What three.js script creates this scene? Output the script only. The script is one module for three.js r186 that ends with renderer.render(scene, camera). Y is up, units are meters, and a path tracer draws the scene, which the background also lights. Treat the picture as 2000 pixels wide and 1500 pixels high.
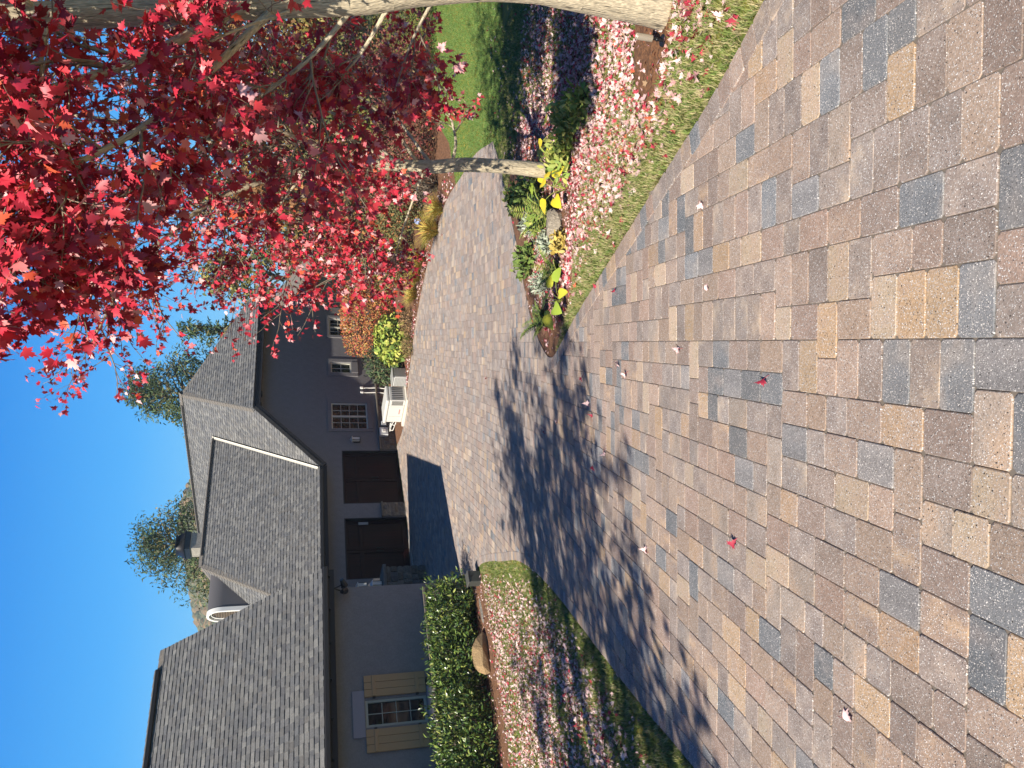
import * as THREE from 'three';
import { mergeGeometries, mergeVertices } from 'three/addons/utils/BufferGeometryUtils.js';
import { ConvexGeometry } from 'three/addons/geometries/ConvexGeometry.js';
import { RoundedBoxGeometry } from 'three/addons/geometries/RoundedBoxGeometry.js';

// ---------------------------------------------------------------- camera
// The photograph was taken with the phone held upright and is stored lying on its side: world "up" points to the left of the picture.
const R2D = Math.PI / 180, V3 = THREE.Vector3;
const EYE = new V3(0, 1.7, 0), PITCH = 16.3 * R2D, ROLL = -1.28 * R2D;
const scene = new THREE.Scene();
const camera = new THREE.PerspectiveCamera(53.13, 4 / 3, 0.05, 2500);
{
  const f = new V3(0, -Math.sin(PITCH), -Math.cos(PITCH)), r0 = new V3(1, 0, 0), d0 = new V3().crossVectors(r0, f).negate();
  const r = r0.clone().multiplyScalar(Math.cos(ROLL)).addScaledVector(d0, Math.sin(ROLL));
  const d = r0.clone().multiplyScalar(-Math.sin(ROLL)).addScaledVector(d0, Math.cos(ROLL));
  camera.position.copy(EYE);
  camera.quaternion.setFromRotationMatrix(new THREE.Matrix4().makeBasis(d, r, f.clone().negate()));
}
scene.add(camera);
const renderer = new THREE.WebGLRenderer({ antialias: true });
renderer.toneMapping = THREE.LinearToneMapping;
renderer.toneMappingExposure = 1.62;
renderer.shadowMap.enabled = true;

// ---------------------------------------------------------------- sky and sun
{
  const w = 512, h = 256, a = new Float32Array(w * h * 4);
  const stops = [[-90, .10, .09, .07], [-1, .16, .16, .15], [0, .25, .51, .68], [4, .115, .39, .655], [10, .044, .28, .63], [18, .018, .18, .53], [32, .008, .052, .18], [55, .007, .030, .10], [90, .006, .024, .078]];
  for (let j = 0; j < h; j++) {
    const el = ((j + .5) / h - .5) * 180;
    let k = 0; while (k < stops.length - 2 && stops[k + 1][0] < el) k++;
    const s = stops[k], t = stops[k + 1], u = Math.min(1, Math.max(0, (el - s[0]) / (t[0] - s[0])));
    for (let i = 0; i < w; i++) {
      const o = (j * w + i) * 4;
      for (let c = 0; c < 3; c++) a[o + c] = s[c + 1] + (t[c + 1] - s[c + 1]) * u;
      a[o + 3] = 1;
    }
  }
  const sky = new THREE.DataTexture(a, w, h, THREE.RGBAFormat, THREE.FloatType);
  sky.mapping = THREE.EquirectangularReflectionMapping; sky.magFilter = THREE.LinearFilter; sky.needsUpdate = true;
  scene.background = sky; scene.environment = sky;
}
const SUN = new V3(-.622, 1.0, .879).normalize();
const sun = new THREE.DirectionalLight(new THREE.Color(1, .92, .80), 5.0);
sun.position.copy(SUN).multiplyScalar(60); sun.target.position.set(0, -1, -14);
sun.position.add(sun.target.position); sun.castShadow = true; sun.shadow.mapSize.set(4096, 4096);
Object.assign(sun.shadow.camera, { left: -35, right: 35, top: 35, bottom: -35, near: 1, far: 160 });
scene.add(sun, sun.target);

// ---------------------------------------------------------------- helpers
function rngOf(seed) { let a = seed >>> 0; return () => { a = (a + 0x6D2B79F5) | 0; let t = Math.imul(a ^ (a >>> 15), 1 | a); t = (t + Math.imul(t ^ (t >>> 7), 61 | t)) ^ t; return ((t ^ (t >>> 14)) >>> 0) / 4294967296; }; }
const hash3 = (x, y, z) => { let h = Math.imul(x | 0, 374761393) ^ Math.imul(y | 0, 668265263) ^ Math.imul(z | 0, 2147483647 - 977); h = Math.imul(h ^ (h >>> 13), 1274126177); return ((h ^ (h >>> 16)) >>> 0) / 4294967296; };
function noise3(x, y, z = 0) {
  const i = Math.floor(x), j = Math.floor(y), k = Math.floor(z), s = t => t * t * (3 - 2 * t), u = s(x - i), v = s(y - j), w = s(z - k), L = (a, b, t) => a + (b - a) * t;
  const q = kk => L(L(hash3(i, j, kk), hash3(i + 1, j, kk), u), L(hash3(i, j + 1, kk), hash3(i + 1, j + 1, kk), u), v);
  return L(q(k), q(k + 1), w) * 2 - 1;
}
const fbm = (x, y, z = 0, o = 4) => { let a = .5, s = 0; for (let i = 0; i < o; i++) { s += a * noise3(x, y, z); x *= 2.03; y *= 2.03; z *= 2.03; a *= .5; } return s; };
const lin = (r, g, b) => new THREE.Color().setRGB(r, g, b);
const clamp = (x, a, b) => Math.min(b, Math.max(a, x)), smooth = (a, b, x) => { const t = clamp((x - a) / (b - a), 0, 1); return t * t * (3 - 2 * t); };
const taken = {};
function numbered(n) { const k = taken[n] = (taken[n] || 0) + 1; return k === 1 ? n : `${n}_${String(k - 1).padStart(3, '0')}`; }
function tag(o, label, category, group, kind) {
  o.userData.label = label; if (category) o.userData.category = category;
  if (group) o.userData.group = group; if (kind) o.userData.kind = kind; return o;
}
function shade(o) { o.traverse(m => { if (m.isMesh) { m.castShadow = true; m.receiveShadow = true; } }); return o; }
function thing(name, label, category, x = 0, y = 0, z = 0, turn = 0, group) {
  const o = new THREE.Group(); o.name = numbered(name); o.position.set(x, y, z); o.rotation.y = turn; scene.add(o); return tag(o, label, category, group);
}
function part(name, geo, mat, parent) {
  const m = new THREE.Mesh(geo, mat); m.name = name; m.castShadow = m.receiveShadow = true; if (parent) parent.add(m); return m;
}
function structure(name, geo, mat, label) { const m = part(name, geo, mat, scene); m.name = numbered(name); m.userData.kind = 'structure'; if (label) m.userData.label = label; return m; }
const flat = g => { for (const k of Object.keys(g.attributes)) if (!['position', 'normal', 'uv', 'color'].includes(k)) g.deleteAttribute(k); return g.index ? g.toNonIndexed() : g; };
const merge = gs => gs.length === 1 ? gs[0] : mergeGeometries(gs.map(flat));
// colour texture
function texture(n, fn, srgb = true, rep) {
  const a = new Uint8Array(n * n * 4);
  for (let j = 0; j < n; j++) for (let i = 0; i < n; i++) { const c = fn(i, j, n), o = (j * n + i) * 4; a[o] = clamp(c[0], 0, 255); a[o + 1] = clamp(c[1], 0, 255); a[o + 2] = clamp(c[2], 0, 255); a[o + 3] = 255; }
  const t = new THREE.DataTexture(a, n, n); t.wrapS = t.wrapT = THREE.RepeatWrapping; t.magFilter = THREE.LinearFilter; t.minFilter = THREE.LinearMipmapLinearFilter; t.generateMipmaps = true;
  if (srgb) t.colorSpace = THREE.SRGBColorSpace; if (rep) t.repeat.set(rep, rep); t.needsUpdate = true; return t;
}
// noise that repeats every n cells
function tileNoise(period, seed) {
  return (x, y) => { const i = Math.floor(x), j = Math.floor(y), s = t => t * t * (3 - 2 * t), u = s(x - i), v = s(y - j), m = k => ((k % period) + period) % period;
    const h = (a, b) => hash3(m(a), m(b), seed); const a = h(i, j), b = h(i + 1, j), c = h(i, j + 1), d = h(i + 1, j + 1); return (a + (b - a) * u) + ((c + (d - c) * u) - (a + (b - a) * u)) * v; };
}
const std = (o) => new THREE.MeshStandardMaterial(o);
// boxes given by their limits
function bx(x0, x1, y0, y1, z0, z1) { const g = new THREE.BoxGeometry(x1 - x0, y1 - y0, z1 - z0); g.translate((x0 + x1) / 2, (y0 + y1) / 2, (z0 + z1) / 2); return g; }
function rbx(x0, x1, y0, y1, z0, z1, r = .01, s = 2) { const g = new RoundedBoxGeometry(x1 - x0, y1 - y0, z1 - z0, s, r); g.translate((x0 + x1) / 2, (y0 + y1) / 2, (z0 + z1) / 2); return g; }
// tapered tube through points
function tubeInto(buf, pts, rads, k = 6) {
  let prev = null; const base = buf.pos.length / 3; const up = new V3(), t = new V3(), n = new V3(), b = new V3();
  let vl = 0;
  for (let i = 0; i < pts.length; i++) {
    t.subVectors(pts[Math.min(i + 1, pts.length - 1)], pts[Math.max(i - 1, 0)]).normalize();
    if (!prev) { up.set(0, 1, 0); if (Math.abs(t.y) > .9) up.set(1, 0, 0); n.crossVectors(t, up).normalize(); } else { n.copy(prev).addScaledVector(t, -prev.dot(t)).normalize(); }
    prev = n.clone(); b.crossVectors(t, n); if (i) vl += pts[i].distanceTo(pts[i - 1]);
    for (let j = 0; j <= k; j++) {
      const a = j / k * Math.PI * 2, c = Math.cos(a), s = Math.sin(a), nx = n.x * c + b.x * s, ny = n.y * c + b.y * s, nz = n.z * c + b.z * s;
      buf.pos.push(pts[i].x + nx * rads[i], pts[i].y + ny * rads[i], pts[i].z + nz * rads[i]); buf.nor.push(nx, ny, nz); buf.uv.push(j / k * Math.max(.05, rads[0] * 6.28), vl);
    }
  }
  for (let i = 0; i < pts.length - 1; i++) for (let j = 0; j < k; j++) { const a = base + i * (k + 1) + j, c = a + k + 1; buf.idx.push(a, a + 1, c, a + 1, c + 1, c); }
}
const newBuf = () => ({ pos: [], nor: [], uv: [], idx: [] });
function bufGeo(b) { const g = new THREE.BufferGeometry(); g.setAttribute('position', new THREE.Float32BufferAttribute(b.pos, 3)); g.setAttribute('normal', new THREE.Float32BufferAttribute(b.nor, 3)); g.setAttribute('uv', new THREE.Float32BufferAttribute(b.uv, 2)); g.setIndex(b.idx); return g; }
function tube(pts, r, k = 8) { const b = newBuf(); tubeInto(b, pts.map(p => p.isVector3 ? p : new V3(...p)), pts.map((_, i) => Array.isArray(r) ? r[i] : r), k); return bufGeo(b); }
// smooth line through points
function curve(pts, n) { const c = new THREE.CatmullRomCurve3(pts.map(p => p.isVector3 ? p : new V3(...p)), false, 'centripetal'); return c.getPoints(n); }

// ---------------------------------------------------------------- terrain: a steep drive that levels out into a court in front of the house
function prof(s) { if (s < -8) s = -8; if (s < 8) return -.168 * s; if (s < 17.5) { const q = s - 8; return -1.344 - .168 * q + .168 / 19 * q * q; } return -2.142; }
function ground(x, z) { const xx = x > 25 ? 25 + (x - 25) * .3 : x < -20 ? -20 + (x + 20) * .1 : x; return prof(-z) + .045 * Math.min(60, xx); }
const inPoly = (p, x, z) => { let c = false; for (let i = 0, j = p.length - 1; i < p.length; j = i++) { const [xi, zi] = p[i], [xj, zj] = p[j]; if ((zi > z) !== (zj > z) && x < (xj - xi) * (z - zi) / (zj - zi) + xi) c = !c; } return c; };
function edgeDist(line, x, z, closed) { let m = 1e9; const n = line.length - (closed ? 0 : 1); for (let i = 0; i < n; i++) { const [ax, az] = line[i], [bx_, bz] = line[(i + 1) % line.length], dx = bx_ - ax, dz = bz - az, t = clamp(((x - ax) * dx + (z - az) * dz) / (dx * dx + dz * dz || 1e-9), 0, 1), d = Math.hypot(x - ax - dx * t, z - az - dz * t); if (d < m) m = d; } return m; }
function smoothLine(pts, n) { return curve(pts.map(p => new V3(p[0], 0, p[1])), n).map(v => [v.x, v.z]); }
// a sheet with a given outline that follows the terrain
function clipBox(poly, x0, x1, z0, z1) {
  const cut = (P, inside, at) => { const o = []; for (let i = 0; i < P.length; i++) { const a = P[i], b = P[(i + 1) % P.length], ia = inside(a), ib = inside(b); if (ia) o.push(a); if (ia !== ib) o.push(at(a, b)); } return o; };
  const ax = v => (a, b) => { const t = (v - a[0]) / (b[0] - a[0]); return [v, a[1] + (b[1] - a[1]) * t]; }, az = v => (a, b) => { const t = (v - a[1]) / (b[1] - a[1]); return [a[0] + (b[0] - a[0]) * t, v]; };
  let P = cut(poly, p => p[0] >= x0, ax(x0)); if (P.length) P = cut(P, p => p[0] <= x1, ax(x1)); if (P.length) P = cut(P, p => p[1] >= z0, az(z0)); if (P.length) P = cut(P, p => p[1] <= z1, az(z1)); return P;
}
function drape(poly, cell, lift, bumpy = 0) {
  const xs = poly.map(p => p[0]), zs = poly.map(p => p[1]), pos = [], uv = [];
  const y = (x, z) => ground(x, z) + lift + (bumpy ? bumpy * (.5 + .5 * fbm(x * 1.7, z * 1.7, 3, 3)) * smooth(0, .25, edgeDist(poly, x, z, true)) : 0);
  for (let x = Math.floor(Math.min(...xs) / cell) * cell; x < Math.max(...xs); x += cell) for (let z = Math.floor(Math.min(...zs) / cell) * cell; z < Math.max(...zs); z += cell) {
    let P = clipBox(poly, x, x + cell, z, z + cell); if (P.length < 3) continue;
    P = P.filter((p, i) => { const q = P[(i + 1) % P.length]; return Math.hypot(p[0] - q[0], p[1] - q[1]) > 1e-5; }); if (P.length < 3) continue;
    for (const t of THREE.ShapeUtils.triangulateShape(P.map(p => new THREE.Vector2(p[0], p[1])), [])) {
      let [a, b, c] = t.map(i => P[i]); if ((b[0] - a[0]) * (c[1] - a[1]) - (b[1] - a[1]) * (c[0] - a[0]) > 0) [b, c] = [c, b];
      for (const p of [a, b, c]) { pos.push(p[0], y(p[0], p[1]), p[1]); uv.push(p[0], p[1]); }
    }
  }
  const g = new THREE.BufferGeometry(); g.setAttribute('position', new THREE.Float32BufferAttribute(pos, 3)); g.setAttribute('uv', new THREE.Float32BufferAttribute(uv, 2));
  const m = mergeVertices(g, 1e-4); m.computeVertexNormals(); return m;
}
// house axes: D runs along the house front (to the right and away), N points out of the front
const TH = 41.85 * R2D, sA = Math.cos(TH), cA = Math.sin(TH);
const hx = (D, N) => D * sA + N * cA, hz = (D, N) => -D * cA + N * sA;

// ---------------------------------------------------------------- outline of the paved drive
const edgeRight = smoothLine([[3.1, 1.5], [2.45, -1.2], [1.85, -3.17], [1.65, -3.8], [1.44, -4.71], [1.12, -6.1], [.69, -7.9], [.47, -8.65], [.36, -9.05], [.37, -9.42], [.5, -9.8], [.75, -10.3], [1.15, -10.8], [2.47, -11.84], [3.6, -12.75], [4.4, -13.5]], 120);
const edgeFar = smoothLine([[4.4, -13.5], [4.66, -15.25], [4.6, -16.6], [4.38, -18.66], [3.46, -20.9], [1.96, -23.28], [.26, -25.06], [-1.55, -26.63], [-2.4, -28.43]], 60);
const edgeLeft = smoothLine([[hx(8.55, -22.8), hz(8.55, -22.8)], [hx(8.55, -16.6), hz(8.55, -16.6)], [-4.23, -16.4], [-3.85, -15.75], [-3.55, -14.8], [-3.22, -13.4], [-2.95, -12.3], [-2.79, -11.2], [-2.69, -9.83], [-2.59, -7.43], [-2.5, -5.57], [-2.4, -4.32], [-2.3, -2], [-2.2, 1.5]], 110);
const DRIVE = [...edgeRight, ...edgeFar.slice(1), ...edgeLeft];

// ---------------------------------------------------------------- ground
const grassTex = (() => { const a = tileNoise(16, 3), b = tileNoise(64, 5), c = tileNoise(256, 9); return texture(512, (i, j, n) => { const u = i / n, v = j / n, m = a(u * 16, v * 16), k = b(u * 64, v * 64), q = c(u * 256, v * 256); const t = .3 * m + .3 * k + .4 * q; return [70 + 75 * t + 25 * m, 92 + 70 * t, 40 + 40 * t]; }); })();
const lawnMat = std({ map: grassTex, vertexColors: true, roughness: .95, bumpMap: grassTex, bumpScale: .02 });
{
  const line = (a, b, step, far) => { const o = []; for (let k = a; k <= b + 1e-6; k += step) o.push(k); let d = step, k = a; const lo = []; while (k > -far) { d *= 1.35; k -= d; lo.unshift(k); } d = step; k = b; while (k < far) { d *= 1.35; k += d; o.push(k); } return [...lo, ...o]; };
  const X = line(-14, 16, .4, 900), Z = line(-36, 3, .4, 900), pos = [], uv = [], col = [], idx = [];
  for (const z of Z) for (const x of X) {
    pos.push(x, ground(x, z), z); uv.push(x / 2.6, z / 2.6);
    const n = fbm(x * .35, z * .35, 1, 4), m = fbm(x * 1.3, z * 1.3, 5, 3), k = .82 + .35 * n + .25 * m, dry = clamp(.5 + m * 1.2, 0, 1) * .25; col.push(k * (.8 + dry), k * .92, k * (.55 + .1 * dry));
  }
  for (let j = 0; j < Z.length - 1; j++) for (let i = 0; i < X.length - 1; i++) { const a = j * X.length + i, b = a + X.length; idx.push(a, b, a + 1, a + 1, b, b + 1); }
  const g = new THREE.BufferGeometry(); g.setAttribute('position', new THREE.Float32BufferAttribute(pos, 3)); g.setAttribute('uv', new THREE.Float32BufferAttribute(uv, 2)); g.setAttribute('color', new THREE.Float32BufferAttribute(col, 3)); g.setIndex(idx); g.computeVertexNormals();
  structure('ground', g, lawnMat, 'green lawn ground around the house and drive');
}
const mulchTex = (() => { const a = tileNoise(24, 13), b = tileNoise(90, 15), c = tileNoise(200, 19); return texture(512, (i, j, n) => { const u = i / n, v = j / n, t = .25 * a(u * 24, v * 24) + .4 * b(u * 90, v * 60) + .35 * c(u * 200, v * 200); return [52 + 120 * t, 32 + 92 * t, 20 + 68 * t]; }); })();
const mulchMat = std({ map: mulchTex, roughness: 1, bumpMap: mulchTex, bumpScale: .03 });
const soilMat = std({ map: mulchTex, color: lin(1.0, .95, .8), roughness: 1, bumpMap: mulchTex, bumpScale: .015 });
const wallFoot = (D, N) => [hx(D, N), hz(D, N)];
const nearBed = [...edgeRight.filter(q => q[1] < -8.9 && q[0] < 3.3), [4.0, -11.2], [3.5, -9.3], [3.15, -7.9], [2.9, -7.2], [2.2, -7.25], [1.5, -7.7], [.95, -8.0]];
structure('planting_bed', drape(nearBed, .25, .006, .03), mulchMat, 'mulched planting bed between the two arms of the drive');
const soilPoly = smoothLine([[1.98, -5.0], [2.2, -4.62], [2.5, -4.42], [2.95, -4.35], [3.2, -4.9], [2.8, -5.3], [2.3, -5.36], [1.98, -5.0]], 36);
structure('soil_patch', drape(soilPoly, .2, .006, .02), soilMat, 'bare brown soil at the foot of the near maple');
const houseBed = [...edgeFar.filter(q => q[1] < -17.2 && q[1] > -28.3), wallFoot(17.3, -22.8), wallFoot(25, -22.8), wallFoot(25, -12), [9, -20.6], [6.5, -19.2], [5.7, -18.0]];
structure('house_bed', drape(houseBed, .4, .006, .05), mulchMat, 'mulched bed between the court and the house wall');
const leftBed = [...smoothLine([[-3.98, -15.6], [-4.45, -15.1], [-5.2, -14.45], [-6.3, -13.55], [-7.5, -12.6], [-9.4, -11.2]], 24), wallFoot(0, -16.1), wallFoot(8.1, -16.1), [-4.35, -16.6]];
structure('hedge_bed', drape(leftBed, .3, .006, .03), mulchMat, 'brown mulch strip under the laurel hedge');

// ---------------------------------------------------------------- pavers
const U = .0765, AZ = 2.9 * R2D, Ax = Math.sin(AZ), Az = -Math.cos(AZ), Lx = Math.cos(AZ), Lz = Math.sin(AZ);
const driveBase = structure('driveway', drape(DRIVE, .5, .0095), std({ color: lin(.17, .145, .12), roughness: 1 }), 'paved drive running down to the garage court');
driveBase.castShadow = false;
// sixteen kinds of concrete in one atlas, each square 0.3 m wide
const TONES = [[0.37, 0.26, 0.205], [0.312, 0.228, 0.18], [0.364, 0.268, 0.203], [0.293, 0.219, 0.18], [0.282, 0.228, 0.2], [0.268, 0.209, 0.175], [0.312, 0.253, 0.218], [0.334, 0.243, 0.193], [0.47, 0.325, 0.2], [0.48, 0.37, 0.26], [0.43, 0.29, 0.185], [0.364, 0.291, 0.236], [0.172, 0.178, 0.186], [0.209, 0.215, 0.225], [0.151, 0.163, 0.176], [0.25, 0.237, 0.234]];
const s2 = v => 255 * (v <= .0031308 ? 12.92 * v : 1.055 * Math.pow(v, 1 / 2.4) - .055);
const paverTex = (() => {
  const n = 2048, q = 512, a = new Uint8Array(n * n * 4), r = rngOf(77);
  for (let k = 0; k < 16; k++) {
    const T = TONES[k], T2 = TONES[(k * 5 + 3) % 12], ox = (k % 4) * q, oy = (k >> 2) * q, mixAmt = k < 12 ? .75 : .3;
    for (let j = 0; j < q; j++) for (let i = 0; i < q; i++) {
      const big = fbm(i / 170 + k * 9, j / 170, k, 3), fine = hash3(i >> 1, j >> 1, k) - .5, mid = noise3(i / 9, j / 9, k * 3), o = ((oy + j) * n + ox + i) * 4;
      const m = clamp(big * 1.6, 0, 1) * mixAmt, l = 1 + .28 * big + .42 * fine + .2 * mid;
      for (let c = 0; c < 3; c++) a[o + c] = clamp(s2(clamp((T[c] * (1 - m) + T2[c] * m) * l, 0.01, 1)), 0, 255);
      a[o + 3] = 255;
    }
    const flecks = 2600 + 1200 * r() + (k >= 12 ? 900 : 0);
    for (let f = 0; f < flecks; f++) {
      const cx = Math.floor(r() * q), cy = Math.floor(r() * q), rr = .9 + r() * r() * 3.9, ry = rr * (.5 + r()), v = .40 + .45 * r(), dark = r() < .09;
      for (let dj = -5; dj <= 5; dj++) for (let di = -5; di <= 5; di++) if (di * di / (rr * rr) + dj * dj / (ry * ry) < 1) { const x = cx + di, y = cy + dj; if (x < 0 || y < 0 || x >= q || y >= q) continue; const o = ((oy + y) * n + ox + x) * 4; a[o] = s2(dark ? .05 : v); a[o + 1] = s2(dark ? .045 : v * .95); a[o + 2] = s2(dark ? .04 : v * .9); }
    }
  }
  const t = new THREE.DataTexture(a, n, n); t.colorSpace = THREE.SRGBColorSpace; t.magFilter = THREE.LinearFilter; t.minFilter = THREE.LinearMipmapLinearFilter; t.generateMipmaps = true; t.needsUpdate = true; return t;
})();
const paverMat = std({ map: paverTex, bumpMap: paverTex, bumpScale: .0035, vertexColors: true, roughness: .88 });
const rp = rngOf(4242);
// one paver: corner points on the plan, worn rounded corners, chamfered arris
function paverInto(b, cx, cz, ux, uz, w, l, top, tone, k, lod, seedTilt) {
  const vx = -uz, vz = ux, gap = .0017, hw = w / 2 - gap, hl = l / 2 - gap, ch = .0024 + .0012 * rp(), cc = lod ? 0 : .009 + .006 * rp(), t0 = seedTilt[0], t1 = seedTilt[1], t2 = seedTilt[2];
  const ring = (ins, c) => { const p = [], W = hw - ins, L = hl - ins; if (c <= 0) p.push([W, L], [-W, L], [-W, -L], [W, -L]); else p.push([W, L - c], [W - c, L], [-W + c, L], [-W, L - c], [-W, -L + c], [-W + c, -L], [W - c, -L], [W, -L + c]); return p; };
  const rings = [[ring(ch, cc), 0, 1], [ring(0, cc), -.0026, .93], [ring(0, cc), -.026, .8]], base = b.pos.length / 3, m = rings[0][0].length;
  const q = 512 / 2048, tx = (tone % 4) * q, ty = (tone >> 2) * q, sc = q / .3, ou = .02 + rp() * (.3 - .04 - w), ov = .02 + rp() * Math.max(0, .3 - .04 - l), fu = rp() < .5 ? -1 : 1, fv = rp() < .5 ? -1 : 1;
  for (const [pts, dy] of rings) for (const [a, c] of pts) {
    const x = cx + ux * a + vx * c, z = cz + uz * a + vz * c, y = ground(x, z) + top + dy + t0 + t1 * a + t2 * c;
    b.pos.push(x, y, z); b.uv.push(tx + (ou + w / 2 + fu * a) * sc, ty + (ov + l / 2 + fv * c) * sc);
    const kk = k; b.col.push(kk[0], kk[1], kk[2]);
  }
  for (let i = 1; i < m - 1; i++) b.idx.push(base, base + i + 1, base + i);
  for (let r = 0; r < 2; r++) for (let i = 0; i < m; i++) { const p = base + r * m + i, n = base + r * m + (i + 1) % m; b.idx.push(p, n, p + m, n, n + m, p + m); }
}
const pb = () => ({ pos: [], uv: [], col: [], idx: [] });
function pgeo(b) { const g = new THREE.BufferGeometry(); g.setAttribute('position', new THREE.Float32BufferAttribute(b.pos, 3)); g.setAttribute('uv', new THREE.Float32BufferAttribute(b.uv, 2)); g.setAttribute('color', new THREE.Float32BufferAttribute(b.col, 3)); g.setIndex(b.idx); const f = g.toNonIndexed(); f.computeVertexNormals(); return f; }
const inFrame = (x, y, z, m = 1) => { const v = new V3(x, y, z).project(camera); return Math.abs(v.x) < m && Math.abs(v.y) < m && v.z < 1; };
camera.aspect = 4 / 3; camera.updateProjectionMatrix(); camera.updateMatrixWorld(true);
{
  const list = [], C = 330, r0 = -8, rows = 420, top = new Int32Array(C).fill(0), cOff = -170;
  for (let r = 0; r < rows; r++) {
    let c = 0;
    while (c < C) {
      if (top[c] > r) { c++; continue; }
      let e = c; while (e < C && top[e] <= r) e++;
      let run = e - c;
      while (c < e) {
        let w; run = e - c; if (run <= 3) w = run; else if (run === 4) w = 2; else w = rp() < .36 ? 3 : 2;
        const h = w >= 3 ? 2 : w === 1 ? 2 : (rp() < .64 ? 3 : 2);
        for (let k = c; k < c + w; k++) top[k] = r + h;
        const l = (c + w / 2 + cOff) * U, a = (r + h / 2 + r0) * U, x = Ax * a + Lx * l, z = Az * a + Lz * l;
        if (inPoly(DRIVE, x, z)) { const de = edgeDist(DRIVE, x, z, true); if (de > .085) list.push([x, z, w * U, h * U, a]); }
        c += w;
      }
    }
  }
  // soldier course along the edges
  const border = [];
  for (const [ln, side] of [[edgeRight, 1], [edgeFar, 1], [edgeLeft, 1]]) {
    const v = new THREE.CatmullRomCurve3(ln.map(p => new V3(p[0], 0, p[1]))), len = v.getLength(), n = Math.floor(len / .155);
    v.arcLengthDivisions = 600;
    for (let i = 0; i < n; i++) { const p = v.getPointAt((i + .5) / n), t = v.getTangentAt((i + .5) / n), nx = t.z * side, nz = -t.x * side; const s = inPoly(DRIVE, p.x + nx * .12, p.z + nz * .12) ? 1 : -1; border.push([p.x + nx * s * .077, p.z + nz * s * .077, len / n, .152, -p.z, t.x, t.z]); }
  }
  const all = [];
  const toneOf = a => { const d = rp(); const dark = a < 9 ? .17 : a < 12 ? .08 : .03, tan = a < 9 ? .17 : .10; return d < dark ? 12 + Math.floor(rp() * 4) : d < dark + tan ? 8 + Math.floor(rp() * 4) : a > 10 && rp() < .5 ? 3 + Math.floor(rp() * 4) : Math.floor(rp() * 8); };
  for (const [x, z, w, h, a] of list) all.push({ x, z, ux: Lx, uz: Lz, w, l: h, top: .015, tone: toneOf(a) });
  for (const [x, z, w, h, a, tx, tz] of border) all.push({ x, z, ux: tx, uz: tz, w, l: h, top: .0215, tone: toneOf(Math.max(a, 7)) });
  for (const p of all) { p.d = Math.hypot(p.x, ground(p.x, p.z) - 1.7, p.z); p.seen = inFrame(p.x, ground(p.x, p.z), p.z, 1.02); }
  all.sort((a, b) => (b.seen - a.seen) || a.d - b.d);
  const rest = pb(); let n = 0;
  all.forEach((p, i) => {
    const v = .86 + .26 * rp(), warm = (rp() - .5) * .05 - (p.d > 10 ? .025 : 0), k = [v * (1 + warm), v, v * (1 - warm)], tilt = [(rp() - .5) * .004, (rp() - .5) * .022, (rp() - .5) * .018];
    if (i < 296) { const b = pb(); paverInto(b, p.x, p.z, p.ux, p.uz, p.w, p.l, p.top, p.tone, k, 0, tilt); part('paver', pgeo(b), paverMat, driveBase); n++; }
    else paverInto(rest, p.x, p.z, p.ux, p.uz, p.w, p.l, p.top, p.tone, k, p.d > 9 ? 1 : 0, tilt);
  });
  const m = part('pavers', pgeo(rest), paverMat, driveBase); m.userData.kind = 'stuff';
  console.log('pavers', all.length, rest.idx.length / 3);
}
// ---------------------------------------------------------------- house
const FLOOR = -2.37, NG = -22.87;
function houseThing(name, label, category, D0, N0, y0 = FLOOR) { const o = thing(name, label, category, hx(D0, N0), y0, hz(D0, N0), TH); o.userData.o = undefined; delete o.userData.o; return { o, at: g => { g.translate(-D0, -y0, -N0); return g; } }; }
const stuccoTex = (() => { const a = tileNoise(40, 31), b = tileNoise(160, 33), c = tileNoise(6, 35); return texture(512, (i, j, n) => { const u = i / n, v = j / n, t = .3 * a(u * 40, v * 40) + .5 * b(u * 160, v * 160) + .2 * c(u * 6, v * 6); const l = 190 + 50 * t; return [l, l, l]; }); })();
const boxUV = (g, s) => { g = flat(g); g.computeVertexNormals(); const p = g.attributes.position, n = g.attributes.normal, uv = new Float32Array(p.count * 2); for (let i = 0; i < p.count; i++) { const ax = Math.abs(n.getX(i)), ay = Math.abs(n.getY(i)), az = Math.abs(n.getZ(i)); const [u, v] = ax > ay && ax > az ? [p.getZ(i), p.getY(i)] : ay > az ? [p.getX(i), p.getZ(i)] : [p.getX(i), p.getY(i)]; uv[2 * i] = u / s; uv[2 * i + 1] = v / s; } g.setAttribute('uv', new THREE.BufferAttribute(uv, 2)); return g; };
const stucco = std({ color: lin(.275, .263, .268), map: stuccoTex, bumpMap: stuccoTex, bumpScale: .004, roughness: .95 });
const trimMat = std({ color: lin(.27, .26, .27), roughness: .8 });
const fasciaMat = std({ color: lin(.016, .014, .015), roughness: .7 });
const soffitMat = std({ color: lin(.16, .13, .105), roughness: .9 });
const gutterMat = std({ color: lin(.022, .02, .02), roughness: .5 });
const frameMat = std({ color: lin(.62, .60, .50), roughness: .6 });
const glassMat = new THREE.MeshPhysicalMaterial({ color: lin(.012, .014, .014), roughness: .04, ior: 1.52 });
const tanPaint = std({ color: lin(.36, .235, .12), roughness: .75 });
const whitePaint = std({ color: lin(.78, .76, .70), roughness: .6 });
const mahogany = (() => { const a = tileNoise(8, 51), b = tileNoise(128, 53); const t = texture(256, (i, j, n) => { const u = i / n, v = j / n, k = b(u * 128, v * 4) * .6 + a(u * 8, v * 3) * .4; return [26 + 30 * k, 9 + 11 * k, 7 + 8 * k]; }); return new THREE.MeshPhysicalMaterial({ map: t, roughness: .42, specularIntensity: .35 }); })();
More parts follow.
